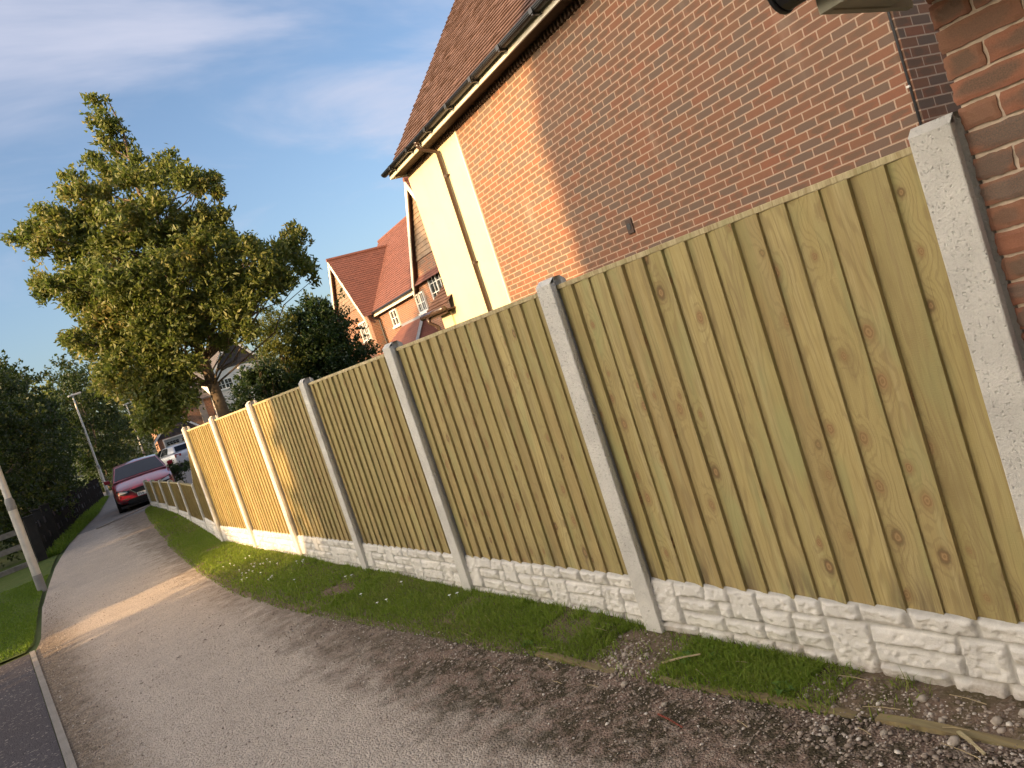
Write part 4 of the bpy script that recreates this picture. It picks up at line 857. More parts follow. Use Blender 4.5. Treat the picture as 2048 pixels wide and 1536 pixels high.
# ------------------------------------------------------------------ lamp columns
def lamp(x, y, h, r0, r1, label, lit=False):
    z = gz(y); o = thing('street_lamp', (x, y, z), label, 'street lamp', 'lamp columns along the lane')
    mb = MB(); mb.tube([(x, y, z-.1), (x, y, z+.30)], r0*1.03, 32, False); build('base_sleeve', mb, M['galvdark'], o, smooth=True)
    mb = MB(); mb.tube([(x, y, z+.28), (x, y, z+.76)], r0, 32, False); mb.tube([(x, y, z+.772), (x, y, z+1.5)], r0*.99, 32, False); mb.tube([(x, y, z+.7), (x, y, z+.8)], r0*.95, 32, False)
    mb.tube([(x, y, z+1.64), (x, y, z+h*.6), (x, y, z+h)], [r1, r1*.92, r1*.66], 32, False); build('shaft', mb, M['galv'], o, smooth=True)
    mb = MB(); mb.tube([(x, y, z+1.485), (x, y, z+1.50), (x, y, z+1.65), (x, y, z+1.70)], [r0*1.0, r0*1.03, r0*1.03, r1], 32, False); mb.tube([(x, y, z+1.52), (x, y, z+1.525), (x, y, z+1.555), (x, y, z+1.56)], [r0*1.02, r0*1.06, r0*1.06, r0*1.02], 32, False); build('collar', mb, M['galvdark'], o, smooth=True)
    mb = MB(); mb.tube([(x, y, z+h), (x, y, z+h+.08)], .05, 10); mb.obox((x-.18, y-.13, z+h+.06), (.62, .1, .04), (-.03, .26, 0), (0, 0, .09)); build('lantern', mb, M['galv'], o, bevel=.02)
    return o
lamp(0.0, 15.85, 5.2, .070, .056, 'nearest pale lamp column at the left edge beside the lawn corner'); lamp(4.27, 47.0, 5.55, .085, .06, 'pale lamp column standing beyond the black fence left of the red car'); lamp(8.62, 61.5, 5.2, .08, .055, 'farthest lamp column behind the red car roof')

# ------------------------------------------------------------------ black post and rail fence on the left
bf = thing('post_and_rail_fence', (.2, 20.8, .16), 'black stained post and board fence along the left side of the lane', 'fence')
bfl = [(.21, 20.8), (.42, 22.7), (.68, 24.5), (1.02, 26.6), (1.34, 28.8), (1.62, 31.0), (1.94, 33.2), (2.3, 35.4), (2.66, 37.6), (3.02, 39.8), (3.36, 42.0), (3.72, 44.2)]
rb = random.Random(5)
for k, (x, y) in enumerate(bfl):
    z = gz(y); mb = MB(); hh = 1.02+rb.uniform(-.05, .06); lean = rb.uniform(-.03, .03)
    mb.obox((x-.10, y-.07, z-.2), (.2, .02, 0), (-.02, .15, 0), (lean, 0, hh+.2)); mb.obox((x-.12+lean, y-.085, z+hh), (.24, .02, 0), (-.02, .18, 0), (0, 0, .035)); build('post', mb, M['blackwood'], bf, bevel=.01)
for k in range(len(bfl)-1):
    (x0, y0), (x1, y1) = bfl[k], bfl[k+1]
    for hz in (.34, .74): mb = MB(); mb.bar((x0, y0, gz(y0)+hz), (x1, y1, gz(y1)+hz), .05, .16); build('rail', mb, M['blackwood'], bf)
    for q in (.33, .67): mb = MB(); xx, yy = x0+(x1-x0)*q, y0+(y1-y0)*q; zz = gz(yy); mb.obox((xx-.075, yy-.06, zz-.1), (.15, .015, 0), (-.012, .11, 0), (rb.uniform(-.04, .04), 0, .98+rb.uniform(-.06, .05))); build('upright', mb, M['blackwood'], bf)
gr = thing('rail_fence', (-.8, 20.9, .16), 'weathered grey two rail fence meeting the black fence behind the lamp column', 'fence')
for k in range(3):
    x = .05-k*1.7; mb = MB(); mb.box((x-.06, 20.95, 0), (x+.06, 21.07, 1.0)); build('post', mb, M['blackwood'], gr)
for z in (.46, .80): mb = MB(); mb.bar((.05, 20.9, z+.16), (-3.6, 20.9, z+.10), .04, .12); build('rail', mb, M['greywood'], gr)
mb = MB(); mb.bar((.1, 20.6, gz(20.6)+.06), (-4, 19.6, gz(19.6)+.04), .12, .12); tag(build('timber_edging', mb, M['greywood'], base=(.1, 20.6, .1)), 'pale edging board on the ground at the back of the lawn', 'edging board')

# ------------------------------------------------------------------ cars
def car(x, y, heading, paint, label, plate=None, facing=1):
    """facing 1: the front looks along -heading (to the viewer); builds a five door hatchback"""
    z0 = gz(y)+.0; o = thing('parked_car', (x, y, z0), label, 'car')
    hd = np.array([math.sin(heading), math.cos(heading), 0]); rt = np.array([math.cos(heading), -math.sin(heading), 0]); og = np.array([x, y, z0])
    L = 4.25
    def P(u, l, z):                  # u across, l from the front bumper, z up
        ll = l if facing > 0 else L-l; uu = u if facing > 0 else -u
        return og+rt*uu+hd*ll+np.array([0, 0, z])
    st = [(0.0, .70, .30, .62, .66), (.06, .80, .22, .66, .70), (.25, .86, .19, .74, .775), (.6, .885, .18, .80, .865), (1.05, .90, .18, .87, .965), (1.35, .90, .18, .92, 1.0), (2.2, .905, .18, .95, 1.0), (3.2, .90, .18, .98, 1.02), (3.8, .87, .2, .97, 1.02), (4.12, .82, .24, .92, .98), (4.25, .72, .34, .82, .86)]
    rows = []
    for l, w_, zb, zs, zt in st:
        hw = [(0, zb), (.75, zb), (.97, zb+.10), (1.0, zb+(zs-zb)*.45), (.985, zs-.07), (.93, zs), (.62, zs+(zt-zs)*.75), (0, zt)]
        rows.append([P(-a*w_, l, z) for a, z in hw[::-1]]+[P(a*w_, l, z) for a, z in hw[1:]][::1] if False else [P(a*w_, l, z) for a, z in hw]+[P(-a*w_, l, z) for a, z in hw[-2:0:-1]])
    mb = MB(); n_ = len(rows[0])
    pts = [q for r_ in rows for q in r_]; F = []
    for i in range(len(rows)-1):
        for k in range(n_): k2 = (k+1) % n_; F.append((i*n_+k, i*n_+k2, (i+1)*n_+k2, (i+1)*n_+k))
    F += [tuple(range(n_-1, -1, -1)), tuple((len(rows)-1)*n_+k for k in range(n_))]
    mb.add(pts, F); b = build('body', mb, paint, o, smooth=True)
    md = b.modifiers.new('sub', 'SUBSURF'); md.levels = md.render_levels = 2
    # greenhouse: belt ring to roof ring
    belt = [(-.80, 1.12, .94), (-.84, 2.2, .97), (-.83, 3.3, .99), (-.70, 4.0, 1.0), (.70, 4.0, 1.0), (.83, 3.3, .99), (.84, 2.2, .97), (.80, 1.12, .94), (.42, .98, .955), (0, .93, .96), (-.42, .98, .955)]
    top = [(-.65, 1.95, 1.375), (-.66, 2.5, 1.42), (-.63, 3.2, 1.40), (-.54, 3.62, 1.36), (.54, 3.62, 1.36), (.63, 3.2, 1.40), (.66, 2.5, 1.42), (.65, 1.95, 1.375), (.32, 1.88, 1.40), (0, 1.85, 1.405), (-.32, 1.88, 1.40)]
    B_, T_ = [P(*q) for q in belt], [P(*q) for q in top]; m_ = len(B_); cen = [P(0, 2.4, 1.47), P(0, 3.2, 1.445)]
    mb = MB(); mb.add(B_+T_+cen, [(k, (k+1) % m_, (k+1) % m_+m_, k+m_) for k in range(m_)]+[(m_+1, m_+2, 2*m_+1, 2*m_), (m_+2, m_+3, m_+4, m_+5), (2*m_+1, m_+2, m_+5), (m_+6, 2*m_, 2*m_+1, m_+5), (m_, m_+1, 2*m_, m_+10), (m_+6, m_+7, m_+8, 2*m_), (m_+8, m_+9, m_+10, 2*m_)])
    gh = build('roof', mb, paint, o, smooth=False, bevel=.03)
    def inset(idx, name, k=.06, off=.012, sh=0):
        q = [np.array(p) for p in idx]; c = sum(q)/len(q); nn = np.cross(q[1]-q[0], q[2]-q[0]); nn = nrm(nn); ctr = P(0, 2.4, 1.1); nn = nn if np.dot(nn, c-ctr) > 0 else -nn
        g = MB(); g.prism([c+(p-c)*(1-k)+nn*off for p in q], -nn*.008); return build(name, g, M['carglass'], o)
    mbw = MB(); off = np.array([0, 0, .012])-hd*.010*(1 if facing > 0 else -1)
    idx = [7, 8, 9, 10, 0]; lo = [B_[k]*.94+T_[k]*.06 for k in idx]; hi = [B_[k]*.07+T_[k]*.93 for k in idx]; cl = sum(lo)/5; ch = sum(hi)/5
    lo = [cl+(p-cl)*.95+off for p in lo]; hi = [ch+(p-ch)*.93+off for p in hi]; mbw.grid([lo, hi]); build('windscreen', mbw, M['carglass'], o, smooth=True)
    inset([B_[3], B_[4], T_[4], T_[3]], 'rear_window', .12); inset([B_[0], B_[1], T_[1], T_[0]], 'side_window', .1); inset([B_[1], B_[2], T_[2], T_[1]], 'side_window', .1); inset([B_[7], B_[6], T_[6], T_[7]], 'side_window', .1); inset([B_[6], B_[5], T_[5], T_[6]], 'side_window', .1)
    for u in (-.78, .78):
        for l in (.82, 3.42):
            mb = MB(); mb.tube([P(u-.115*np.sign(u), l, .31), P(u+.115*np.sign(u), l, .31)], .31, 22); wl = build('wheel', mb, M['tyre'], o, bevel=.02); mb = MB(); mb.tube([P(u+.116*np.sign(u), l, .31), P(u+.122*np.sign(u), l, .31)], .20, 18); build('rim', mb, M['rim'], wl)
        mb = MB(); s_ = np.sign(u); mb.add([P(s_*.86, 1.42, .95), P(s_*1.04, 1.40, .96), P(s_*1.05, 1.38, 1.09), P(s_*.88, 1.40, 1.08), P(s_*.87, 1.55, .95), P(s_*1.0, 1.52, .96), P(s_*1.01, 1.5, 1.07), P(s_*.88, 1.53, 1.07)], BOXF); build('mirror', mb, paint, o, bevel=.02)
        # headlight: swept wedge with dark surround
        mb = MB(); pz = [P(s_*.79, .13, .70), P(s_*.44, -.035, .625), P(s_*.43, -.055, .555), P(s_*.60, -.045, .505), P(s_*.80, .07, .56)]; mb.prism(pz, hd*.2*facing); hl = build('headlight', mb, M['plastic'], o, bevel=.008)
        mb = MB(); c_ = sum(np.array(q) for q in pz)/5-hd*.022*facing; mb.prism([c_+(np.array(q)-c_)*.62-hd*.02*facing for q in pz[:3]+pz[4:]], hd*.02*facing); build('lens', mb, M['lens'], hl)
        mb = MB(); mb.prism([P(s_*.70, -.012+.06, .30), P(s_*.52, -.012+.03, .30), P(s_*.50, .02, .375), P(s_*.72, .05, .375)], hd*.05*facing); build('fog_light', mb, M['plastic'], o); mb = MB(); mb.bar(P(s_*.51, .005, .392), P(s_*.70, .035, .392), .015, .02); build('trim_strip', mb, M['chrome'], o)
        mb = MB(); mb.prism([P(s_*.80, 4.14, .92), P(s_*.45, 4.24, .88), P(s_*.47, 4.25, .74), P(s_*.81, 4.16, .70)], -hd*.08*facing); build('tail_light', mb, M['taillight'], o, bevel=.01)
    mb = MB(); mb.prism([P(-.40, -.012, .625), P(.40, -.012, .625), P(.26, -.025, .485), P(-.26, -.025, .485)], hd*.05*facing); gl_ = build('grille', mb, M['plastic'], o)
    mb = MB(); q = [P(-.42, -.018, .64), P(-.27, -.03, .475), P(.27, -.03, .475), P(.42, -.018, .64)]
    for a_, b_ in zip(q[:-1], q[1:]): mb.bar(a_, b_, .02, .03)
    build('grille_frame', mb, M['chrome'], gl_)
    mb = MB(); mb.prism([P(-.52, .01, .36), P(.52, .01, .36), P(.60, .02, .215), P(-.60, .02, .215)], hd*.05*facing); build('lower_intake', mb, M['plastic'], o)
    mb = MB(); mb.prism([P(-.80, .10, .20), P(.80, .10, .20), P(.80, .10, .13), P(-.80, .10, .13)], hd*3.9*facing); build('underside', mb, M['plastic'], o)
    mb = MB(); pl_ = -.045 if facing > 0 else L+.012
    if facing > 0: mb.prism([P(-.26, pl_, .475), P(.26, pl_, .475), P(.26, pl_-.004, .37), P(-.26, pl_-.004, .37)], hd*.012)
    else: mb.prism([P(-.26, pl_, .62), P(.26, pl_, .62), P(.26, pl_, .51), P(-.26, pl_, .51)], -hd*.012*facing)
    npn = build('number_plate', mb, M['plate'], o)
    if plate:
        tc = bpy.data.curves.new('plate_text', 'FONT'); tc.body = plate; tc.size = .105; tc.extrude = .001
        tmp = bpy.data.objects.new('plate_text', tc); COL.objects.link(tmp); bpy.context.view_layer.update()
        me = bpy.data.meshes.new_from_object(tmp); COL.objects.unlink(tmp); bpy.data.objects.remove(tmp)
        me.materials.clear(); me.materials.append(M['black']); to_ = bpy.data.objects.new('plate_lettering', me); COL.objects.link(to_); to_.parent = npn
        p0 = P(-.235, pl_-.009, .388)-BASE[o]; to_.matrix_local = Matrix(((rt[0], 0, -hd[0], p0[0]), (rt[1], 0, -hd[1], p0[1]), (0, 1, 0, p0[2]), (0, 0, 0, 1)))
    return o
car(3.36, 26.0, R(6.5), M['carred'], 'red hatchback parked facing down the lane past the end of the low fence', plate='F14')
car(9.22, 49.2, R(-14), M['carwhite'], 'silver car parked with its back to us in front of the garage', facing=-1)

# ------------------------------------------------------------------ trees and shrubs
def leaves(P, L, Wd, rng, out=None, droop=.0, up=.25):
    n = len(P); a = rng.normal(size=(n, 3)); 
    if out is not None: a = a*.75+out*.8
    a[:, 2] += up-droop; a /= np.linalg.norm(a, axis=1)[:, None]
    b = rng.normal(size=(n, 3)); b -= a*np.sum(a*b, 1)[:, None]; b /= np.linalg.norm(b, axis=1)[:, None]; c = np.cross(a, b)
    l = (L*(.65+.6*rng.random(n)))[:, None]; w_ = (Wd*(.7+.5*rng.random(n)))[:, None]
    V = np.stack([P-a*l*.5, P-b*w_*.5+c*w_*.22-a*l*.05, P+a*l*.5-c*l*.10, P+b*w_*.5+c*w_*.22-a*l*.05], 1).reshape(-1, 3)
    i = np.arange(n)[:, None]*4; F = np.concatenate([i+np.array([[0, 2, 1]]), i+np.array([[0, 3, 2]])], 1).reshape(-1, 3); return V, F
def sprays(C_, rr, k, rng, cen, L, per=11):
    """leaf positions and directions along short twigs that leave a clump centre"""
    m_ = max(2, k//per); d_ = rng.normal(size=(m_, 3)); d_ /= np.linalg.norm(d_, axis=1)[:, None]; o_ = C_-cen; o_ = o_/(np.linalg.norm(o_)+1e-9); d_ = d_+o_*.55+np.array([0, 0, .25]); d_ /= np.linalg.norm(d_, axis=1)[:, None]
    ln = rr*(.5+.7*rng.random(m_)); f_ = .22+.78*rng.random((m_, per))**.8; st = C_+rng.normal(size=(m_, 3))*rr*.22
    P = st[:, None]+d_[:, None]*(ln[:, None]*f_)[..., None]+np.array([0, 0, -.25])*((f_**2)*ln[:, None]*.5)[..., None]+rng.normal(size=(m_, per, 3))*L*.33
    O = np.repeat(d_[:, None], per, 1)+rng.normal(size=(m_, per, 3))*.35; return P.reshape(-1, 3), O.reshape(-1, 3)
def limb(mb, p, q, r0, r1, rng, n=5, wob=.08):
    p, q = np.array(p, float), np.array(q, float); path = [p+(q-p)*k/n+(rng.normal(size=3)*wob*np.linalg.norm(q-p)*(.5 if 0 < k < n else 0)*.5) for k in range(n+1)]
    mb.tube(path, [r0+(r1-r0)*k/n for k in range(n+1)], 7, cap=False); return path
def bush(name, base, h, rx, ry, nleaf, L, Wd, mat, label, cat, group=None, zlow=.0, nclump=60, seed=1, shape=1.0, twigs=0, trunk_r=.07, csize=.28):
    rng = np.random.default_rng(seed); bx, by = base; bz = gz(by); o = thing(name, (bx, by, bz), label, cat, group)
    mb = MB(); u = rng.normal(size=(nclump, 3)); u /= np.linalg.norm(u, axis=1)[:, None]; rad = rng.random(nclump)**.30
    zc, hz = bz+zlow+(h-zlow)*.5, (h-zlow)*.5
    Cc = np.array([bx, by, zc])+u*rad[:, None]*np.array([rx, ry, hz]); tz = np.clip((Cc[:, 2]-bz-zlow)/(h-zlow), 0, 1)
    taper = (1-tz*(1-1/ (1+shape)))[:, None] if shape != 1.0 else 1.0
    Cc[:, :2] = np.array([bx, by])+(Cc[:, :2]-np.array([bx, by]))*taper*(1+.25*rng.normal(size=(nclump, 1))*.5)
    per = rng.multinomial(nleaf, np.ones(nclump)/nclump); cs = csize*(rx+ry+hz)/3
    Ps, Os = [], []
    for c_, k in zip(Cc, per):
        q_, o_ = sprays(c_, cs*(.7+.8*rng.random()), k, rng, np.array([bx, by, zc]), L); Ps.append(q_); Os.append(o_)
    for t in range(twigs):
        a0 = rng.random()*6.28; q0 = np.array([bx+math.cos(a0)*rx*.5*rng.random(), by+math.sin(a0)*ry*.5*rng.random(), bz+h*.9]); q1 = q0+np.array([rng.normal()*.25, rng.normal()*.25, .35+.5*rng.random()]); k = 26
        f_ = rng.random((k, 1)); Ps.append(q0+(q1-q0)*f_+rng.normal(size=(k, 3))*.035); Os.append(rng.normal(size=(k, 3))); mb.tube([q0-[0, 0, .4], q1], [.012, .004], 5)
    P = np.concatenate(Ps); O = np.concatenate(Os); keep = P[:, 2] > bz+.02; V, F = leaves(P[keep], L, Wd, rng, O[keep])
    raw('crown', V, F, mat, o)
    top = np.array([bx, by, bz+h*.75]); limb(mb, (bx, by, bz-.1), top, trunk_r, trunk_r*.3, rng)
    for k in range(9):
        c_ = Cc[rng.integers(nclump)]; f_ = .2+.6*rng.random(); limb(mb, np.array([bx, by, bz+h*.75*f_]), c_, trunk_r*.45, .008, rng, 4)
    build('trunk', mb, M['bark'], o, smooth=True); return o
HG_ = 'dark hedge trees behind the black fence'
for k, (x, y, h, rx, ry, lb) in enumerate([
        (-1.5, 23.2, 5.5, 1.9, 1.7, 'dark leafy hedge tree with wispy top shoots at the left edge'), (.0, 26.2, 5.3, 1.7, 1.7, 'second dark hedge tree behind the black fence from the left edge'),
        (-2.6, 30.0, 7.2, 2.2, 2.2, 'taller dark hedge tree set back behind the left edge trees'), (.5, 31.2, 5.9, 1.7, 1.8, 'dark hedge tree behind the narrow yellow green conifer'),
        (.5, 36.0, 6.9, 1.9, 2.0, 'dark hedge tree behind the black fence left of the middle lamp column'), (1.1, 41.5, 7.6, 2.0, 2.1, 'dark hedge tree directly behind the middle lamp column'),
        (1.7, 47.8, 8.2, 2.1, 2.2, 'dark hedge tree above the red car roof'), (5.2, 54.5, 8.6, 2.3, 2.2, 'dark tree at the end of the lane behind the red car'),
        (5.5, 58.6, 7.6, 1.9, 1.9, 'dark tree between the lane end and the garage'), (6.9, 62.5, 9.2, 2.4, 2.3, 'dark tree beside the farthest lamp column'), (9.0, 70, 8.2, 2.9, 2.6, 'tall dark tree behind the brick garage')]):
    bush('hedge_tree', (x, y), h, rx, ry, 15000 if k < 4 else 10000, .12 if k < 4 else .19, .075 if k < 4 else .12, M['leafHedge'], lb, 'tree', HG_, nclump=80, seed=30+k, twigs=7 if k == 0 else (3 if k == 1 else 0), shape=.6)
bush('conifer', (1.15, 29.6), 2.9, .45, .45, 5500, .09, .03, M['leafBay'], 'narrow yellow green conifer behind the black fence', 'conifer', nclump=70, seed=51, shape=1.9, csize=.3)
bush('pale_tree', (3.0, 78), 10.5, 4.2, 3.5, 5000, .3, .18, M['leafBay'], 'thin pale leaved tree far off above the dark hedge line', 'tree', nclump=50, seed=52, zlow=3)
bush('conifer', (6.9, 20.6), 4.55, .85, .85, 15000, .08, .03, M['leafBay'], 'yellow green conifer behind the tall fence next to the dark round shrub', 'conifer', nclump=150, seed=60, shape=1.6, csize=.26)
bush('shrub', (8.15, 20.8), 4.15, 1.5, 1.35, 42000, .10, .06, M['leafDark'], 'large dark green round shrub against the red tiled house', 'shrub', nclump=260, seed=61, twigs=10, shape=.75, csize=.22)
bush('shrub', (5.85, 19.9), 2.75, 1.2, 1.0, 16000, .09, .05, M['leafDark'], 'low bushy shrub just above the tall fence below the white house windows', 'shrub', nclump=60, seed=62, shape=.8, twigs=6)
bush('shrub', (4.45, 27.6), .95, .62, .6, 2600, .08, .04, M['leafDark'], 'low dark shrub between the red car and the tall fence', 'shrub', nclump=30, seed=63)

# ---- the big tree behind the far end of the fence
TX, TY = 3.98, 16.45
main = thing('broadleaf_tree', (TX, TY, gz(TY)), 'tall spreading tree with olive green leaves lit gold, behind the far end of the fence', 'tree')
CL = [(3.63,16.3,8.52,0.22),(3.57,16.18,8.1,0.29),(3.81,16.4,7.98,0.27),(3.62,16.62,7.86,0.25),(3.86,16.74,7.64,0.36),(3.33,16.6,7.51,0.28),(3.41,16.41,7.15,0.35),(3.92,16.24,7.2,0.3),(3.56,15.81,6.78,0.36),(3.99,17.75,7.4,0.41),(4.6,16.33,7.34,0.18),(4.41,15.99,6.95,0.37),(4.36,15.19,6.43,0.36),(5.01,17.45,7.14,0.41),(3.98,15.57,6.63,0.32),(4.3,16.81,7.02,0.34),(4.68,15.36,6.35,0.32),(5.07,16.67,6.75,0.34),(4.92,15.19,6.4,0.18),(5.41,16.7,6.86,0.2),(4.91,15.17,6.11,0.2),(5.48,16.94,6.63,0.23),(2.8,16.65,7.24,0.25),(2.72,15.72,6.7,0.27),(3.04,17.54,7.27,0.3),(3.07,15.97,6.59,0.32),(3.27,17.02,6.91,0.34),(2.52,15.88,6.74,0.18),(2.72,17.2,7.16,0.2),(2.07,16.1,6.49,0.21),(2.19,17.06,6.78,0.22),(2.27,16.06,6.31,0.32),(2.47,17.41,6.7,0.35),(1.82,16.21,6.18,0.28),(1.92,17.04,6.41,0.29),(1.51,16.73,6.35,0.15),(1.65,16.54,6.22,0.2),(2.0,15.83,5.95,0.31),(2.2,17.43,6.37,0.35),(1.78,16.02,5.83,0.2),(1.96,17.59,6.23,0.22),(2.46,16.16,6.13,0.37),(2.58,16.94,6.35,0.39),(2.83,15.9,6.25,0.36),(3.06,17.17,6.61,0.39),(2.19,16.1,5.68,0.27),(2.37,17.41,6.0,0.3),(3.05,15.24,5.92,0.39),(3.48,17.35,6.5,0.45),(3.53,15.56,6.02,0.4),(3.99,17.58,6.58,0.46),(3.82,15.25,6.05,0.35),(4.37,17.43,6.67,0.4),(3.35,15.39,5.55,0.44),(3.77,17.29,6.03,0.5),(2.89,15.6,5.53,0.45),(3.29,17.79,6.06,0.51),(2.6,16.07,5.72,0.41),(2.91,18.04,6.21,0.46),(3.82,15.72,5.56,0.41),(4.25,17.49,5.99,0.46),(4.22,15.68,5.75,0.37),(4.59,17.02,6.09,0.4),(4.59,15.38,5.68,0.32),(5.16,17.32,6.18,0.36),(4.92,15.25,5.67,0.2),(5.44,16.87,6.09,0.22),(4.71,15.37,5.38,0.32),(5.23,17.09,5.78,0.35),(4.08,14.68,5.12,0.39),(4.52,16.25,5.48,0.45),(4.96,17.86,5.85,0.47),(4.64,14.76,4.94,0.3),(5.0,15.92,5.19,0.35),(5.57,17.72,5.58,0.37),(4.87,14.45,4.8,0.26),(5.3,15.73,5.08,0.29),(5.72,16.97,5.34,0.3),(5.28,15.02,4.88,0.16),(5.57,15.86,5.06,0.17),(5.93,16.87,5.27,0.18),(6.23,15.4,5.19,0.2),(5.99,15.17,4.88,0.28),(6.37,16.12,5.07,0.29),(6.39,15.3,5.03,0.15),(5.65,15.05,4.72,0.27),(5.84,15.54,4.82,0.29),(6.26,16.66,5.04,0.3),(5.97,15.08,4.47,0.27),(6.43,16.24,4.68,0.29),(6.32,15.66,4.34,0.25),(6.52,15.95,4.17,0.13),(5.17,14.67,4.44,0.35),(5.51,15.64,4.62,0.39),(5.86,16.65,4.81,0.4),(5.43,14.8,4.14,0.27),(5.79,15.79,4.3,0.3),(6.21,16.95,4.49,0.3),(4.81,14.64,4.23,0.35),(5.24,15.94,4.46,0.4),(5.65,17.19,4.67,0.41),(5.1,14.66,3.99,0.26),(5.56,16.0,4.2,0.3),(5.93,17.05,4.36,0.3),(2.34,15.42,5.07,0.39),(2.6,17.18,5.46,0.46),(2.75,18.14,5.67,0.46),(2.57,14.83,4.79,0.42),(2.96,17.08,5.26,0.51),(3.15,18.17,5.48,0.52),(3.08,14.77,4.74,0.47),(3.5,16.77,5.15,0.56),(3.78,18.09,5.43,0.57),(3.55,14.71,4.75,0.47),(3.93,16.27,5.08,0.55),(4.29,17.75,5.38,0.56),(4.09,14.78,4.57,0.47),(4.57,16.55,4.91,0.56),(4.9,17.73,5.14,0.57),(4.49,14.84,4.45,0.39),(5.03,16.62,4.78,0.46),(5.24,17.32,4.9,0.46),(1.65,16.11,5.27,0.2),(1.79,17.5,5.58,0.22),(1.75,15.6,5.08,0.22),(1.86,16.54,5.28,0.25),(1.99,17.72,5.54,0.25),(1.63,16.2,5.08,0.18),(1.75,17.41,5.33,0.2),(2.01,15.65,5.08,0.27),(2.18,16.94,5.35,0.3),(2.31,17.96,5.57,0.31),(2.02,15.87,4.82,0.22),(2.15,16.88,5.02,0.25),(2.3,18.0,5.24,0.26),(2.21,15.98,4.67,0.27),(2.34,16.89,4.84,0.3),(2.49,17.99,5.04,0.31),(2.46,15.51,4.46,0.4),(2.61,16.46,4.63,0.44),(2.85,17.97,4.9,0.46),(2.89,15.31,4.4,0.44),(3.16,16.76,4.65,0.5),(3.49,18.48,4.96,0.53),(3.26,14.96,4.23,0.47),(3.52,16.15,4.43,0.54),(4.04,18.55,4.83,0.59),(3.76,15.1,4.14,0.44),(4.01,16.14,4.31,0.49),(4.55,18.3,4.65,0.53),(4.13,14.77,3.93,0.39),(4.43,15.84,4.09,0.44),(4.94,17.69,4.37,0.46),(4.51,14.62,3.89,0.34),(5.1,16.53,4.18,0.41),(5.36,17.37,4.3,0.41),(4.22,14.69,3.62,0.3),(4.65,16.18,3.82,0.35),(5.07,17.64,4.01,0.36),(4.38,14.52,3.32,0.26),(4.9,16.23,3.51,0.3),(5.39,17.88,3.7,0.31),(2.23,15.64,4.2,0.31),(2.35,16.5,4.33,0.35),(2.52,17.69,4.52,0.35),(1.83,15.85,4.08,0.22),(1.91,16.61,4.2,0.25),(2.03,17.6,4.34,0.25),(1.63,15.59,4.09,0.11),(1.89,18.09,4.47,0.13),(2.02,15.89,3.95,0.27),(2.1,16.52,4.04,0.3),(2.3,18.1,4.26,0.31),(2.48,15.66,4.0,0.4),(2.55,16.1,4.07,0.43),(2.84,17.91,4.33,0.46),(2.82,15.02,3.83,0.43),(3.15,16.77,4.08,0.5),(3.4,18.07,4.26,0.52),(3.24,14.9,3.7,0.39),(3.59,16.5,3.91,0.45),(4.03,18.52,4.18,0.48),(3.75,15.38,3.7,0.36),(3.97,16.29,3.82,0.4),(4.33,17.76,4.01,0.41),(4.11,15.44,3.43,0.22),(4.29,16.09,3.5,0.25),(4.72,17.73,3.69,0.26),(2.3,15.42,3.53,0.35),(2.51,16.83,3.69,0.4),(2.73,18.27,3.86,0.42),(2.73,15.28,3.43,0.39),(2.93,16.42,3.55,0.44),(3.25,18.22,3.76,0.47),(3.04,15.1,3.22,0.35),(3.42,17.03,3.41,0.41),(3.64,18.09,3.52,0.42),(2.04,15.25,3.23,0.3),(2.2,16.49,3.36,0.34),(2.44,18.28,3.54,0.36),(2.42,15.19,3.02,0.39),(2.58,16.17,3.11,0.44),(2.86,17.91,3.26,0.46),(2.75,15.16,2.83,0.39),(3.07,16.92,2.96,0.46),(3.24,17.85,3.03,0.46),(3.18,15.16,2.88,0.26),(3.51,16.73,3.0,0.3),(3.76,17.92,3.09,0.31),(3.38,14.87,3.04,0.21),(3.85,16.91,3.22,0.26),(4.2,18.46,3.36,0.27),(2.9,15.32,2.45,0.31),(3.16,16.69,2.52,0.35),(3.48,18.38,2.6,0.37),(2.55,15.23,2.42,0.3),(2.79,16.64,2.49,0.35),(2.99,17.86,2.54,0.36),(3.1,15.01,2.48,0.22),(3.42,16.53,2.56,0.25),(3.88,18.77,2.68,0.27),(2.36,15.33,2.28,0.22),(2.62,17.02,2.34,0.25),(2.82,18.36,2.39,0.26),(2.62,15.17,2.17,0.17),(2.93,16.94,2.23,0.2),(3.03,17.55,2.25,0.2)]
rngt = np.random.default_rng(8); mbt = MB()
tp = limb(mbt, (TX, TY, -.1), (TX-.02, TY+.02, 2.6), .15, .115, rngt, 6, .02); t2 = limb(mbt, tp[-1], (TX-.10, TY, 5.2), .115, .07, rngt, 5, .04); t3 = limb(mbt, t2[-1], (TX-.1, TY, 8.6), .07, .012, rngt, 6, .04)
spine = tp+t2[1:]+t3[1:]
Ps, Os, n_leaf = [], [], 0
for cx, cy, cz, rr in CL:
    c_ = np.array([cx, cy, cz]); z_at = max(2.2+rngt.random()*1.3, cz-.5*math.hypot(cx-TX, cy-TY)-.1); s_ = min(spine, key=lambda q: abs(q[2]-z_at)); (limb(mbt, s_, c_, .022, .006, rngt, 4, .14) if cz > 3.3 else None)
    k = int(500*rr*rr/.16)+30; q_, o_ = sprays(c_, rr*1.0, k, rngt, np.array([TX, TY, 4.6]), .14); Ps.append(q_); Os.append(o_)
P_ = np.concatenate(Ps); O_ = np.concatenate(Os); V_, F_ = leaves(P_, .118, .052, rngt, O_, droop=.0, up=.15); raw('crown', V_, F_, M['leafA'], main); build('trunk', mbt, M['bark'], main, smooth=True)

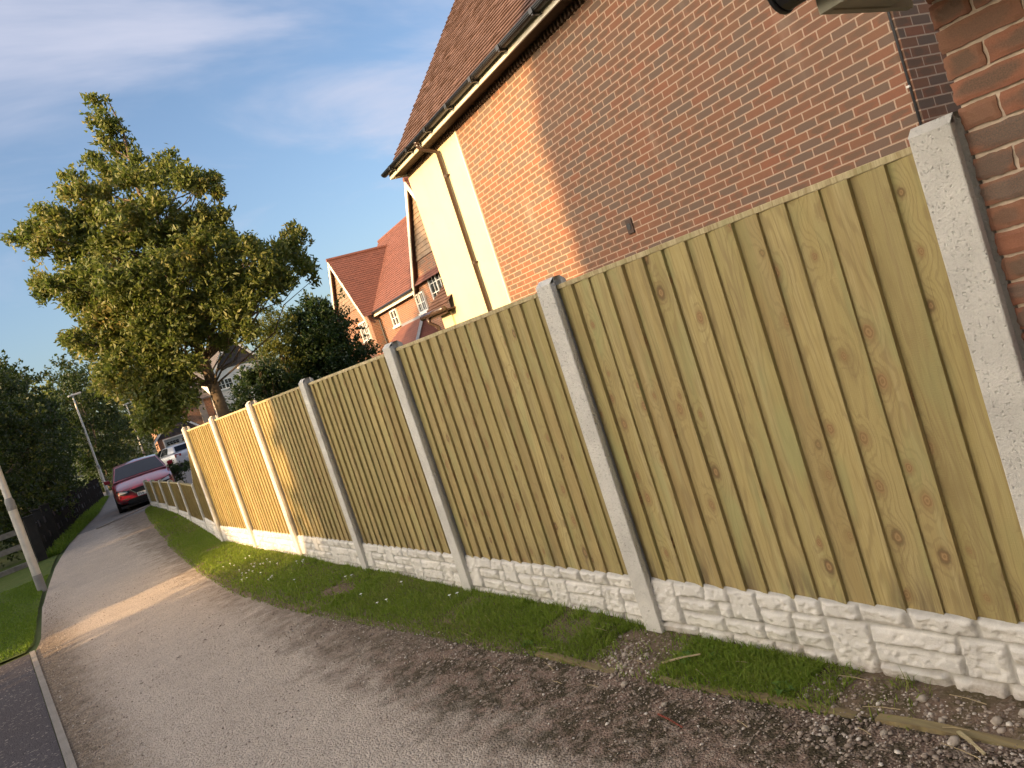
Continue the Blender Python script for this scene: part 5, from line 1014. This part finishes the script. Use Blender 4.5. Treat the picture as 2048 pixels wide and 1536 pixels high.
# ------------------------------------------------------------------ unseen things placed out of the frame to shade the lane
nh = thing('neighbour_house', (-17, -8, 0), 'brick house across the green, out of the picture on the left, shading the near fence', 'house')
mb = MB(); mb.box((-21, -6.5, -.1), (-14, 1.15, 10.4)); build('wall', mb, M['brickred'], nh)
mb = MB(); mb.prism([(-21.1, -6.7, 10.401), (-13.9, -6.7, 10.401), (-17.5, -6.7, 12.0)], (0, 7.85, 0)); build('roof', mb, M['tile'], nh)
SG = 'trees across the green on the sunny side'
for k, (x, y, h, rx, ry) in enumerate([(-13.6, 3.35, 5.7, 1.2, 1.3), (-15, 11.3, 6.6, 2.2, 2.4), (-15, 15.2, 6.6, 2.2, 2.6), (-15, 19.3, 13, 2.6, 2.8), (-15, 26, 6.5, 2.2, 2.8), (-15, 31, 6.2, 2.2, 2.8), (-7, 37, 8, 2.4, 2.6), (-6, 43, 8, 2.4, 2.6), (-5, 49, 8, 2.4, 2.6)]):
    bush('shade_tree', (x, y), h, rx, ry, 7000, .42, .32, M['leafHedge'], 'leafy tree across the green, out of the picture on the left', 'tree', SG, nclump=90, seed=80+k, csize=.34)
HGm = 'clipped hedges out of the picture on the left'
for k, (y0, y1) in enumerate([(6.2, 8.0), (10.0, 14.5)]):
    rng = np.random.default_rng(90+k); n_ = int((y1-y0)*1100); P = np.stack([-7+.55*(rng.random(n_)*2-1), y0+(y1-y0)*rng.random(n_)+.30*rng.normal(size=n_), 2.15*rng.random(n_)**.8+.08*rng.normal(size=n_)], -1)
    o = thing('hedge', (-7, (y0+y1)/2, 0), 'long clipped hedge across the lawn, out of the picture on the left', 'hedge', HGm); V, F = leaves(P, .22, .16, rng); raw('foliage', V, F, M['leafHedge'], o)

o = thing('hedge', (-2, -5.5, 0), 'unseen tall hedge added behind the camera to block light from that side', 'hedge'); rng = np.random.default_rng(99); n_ = 9000  # added blocker: darkens board edges and post sides facing the camera end
P = np.stack([-9.5+11.8*rng.random(n_), -5.5+.8*(rng.random(n_)*2-1), 5.2*rng.random(n_)**.9], -1); V, F = leaves(P, .34, .24, rng); raw('foliage', V, F, M['leafHedge'], o)
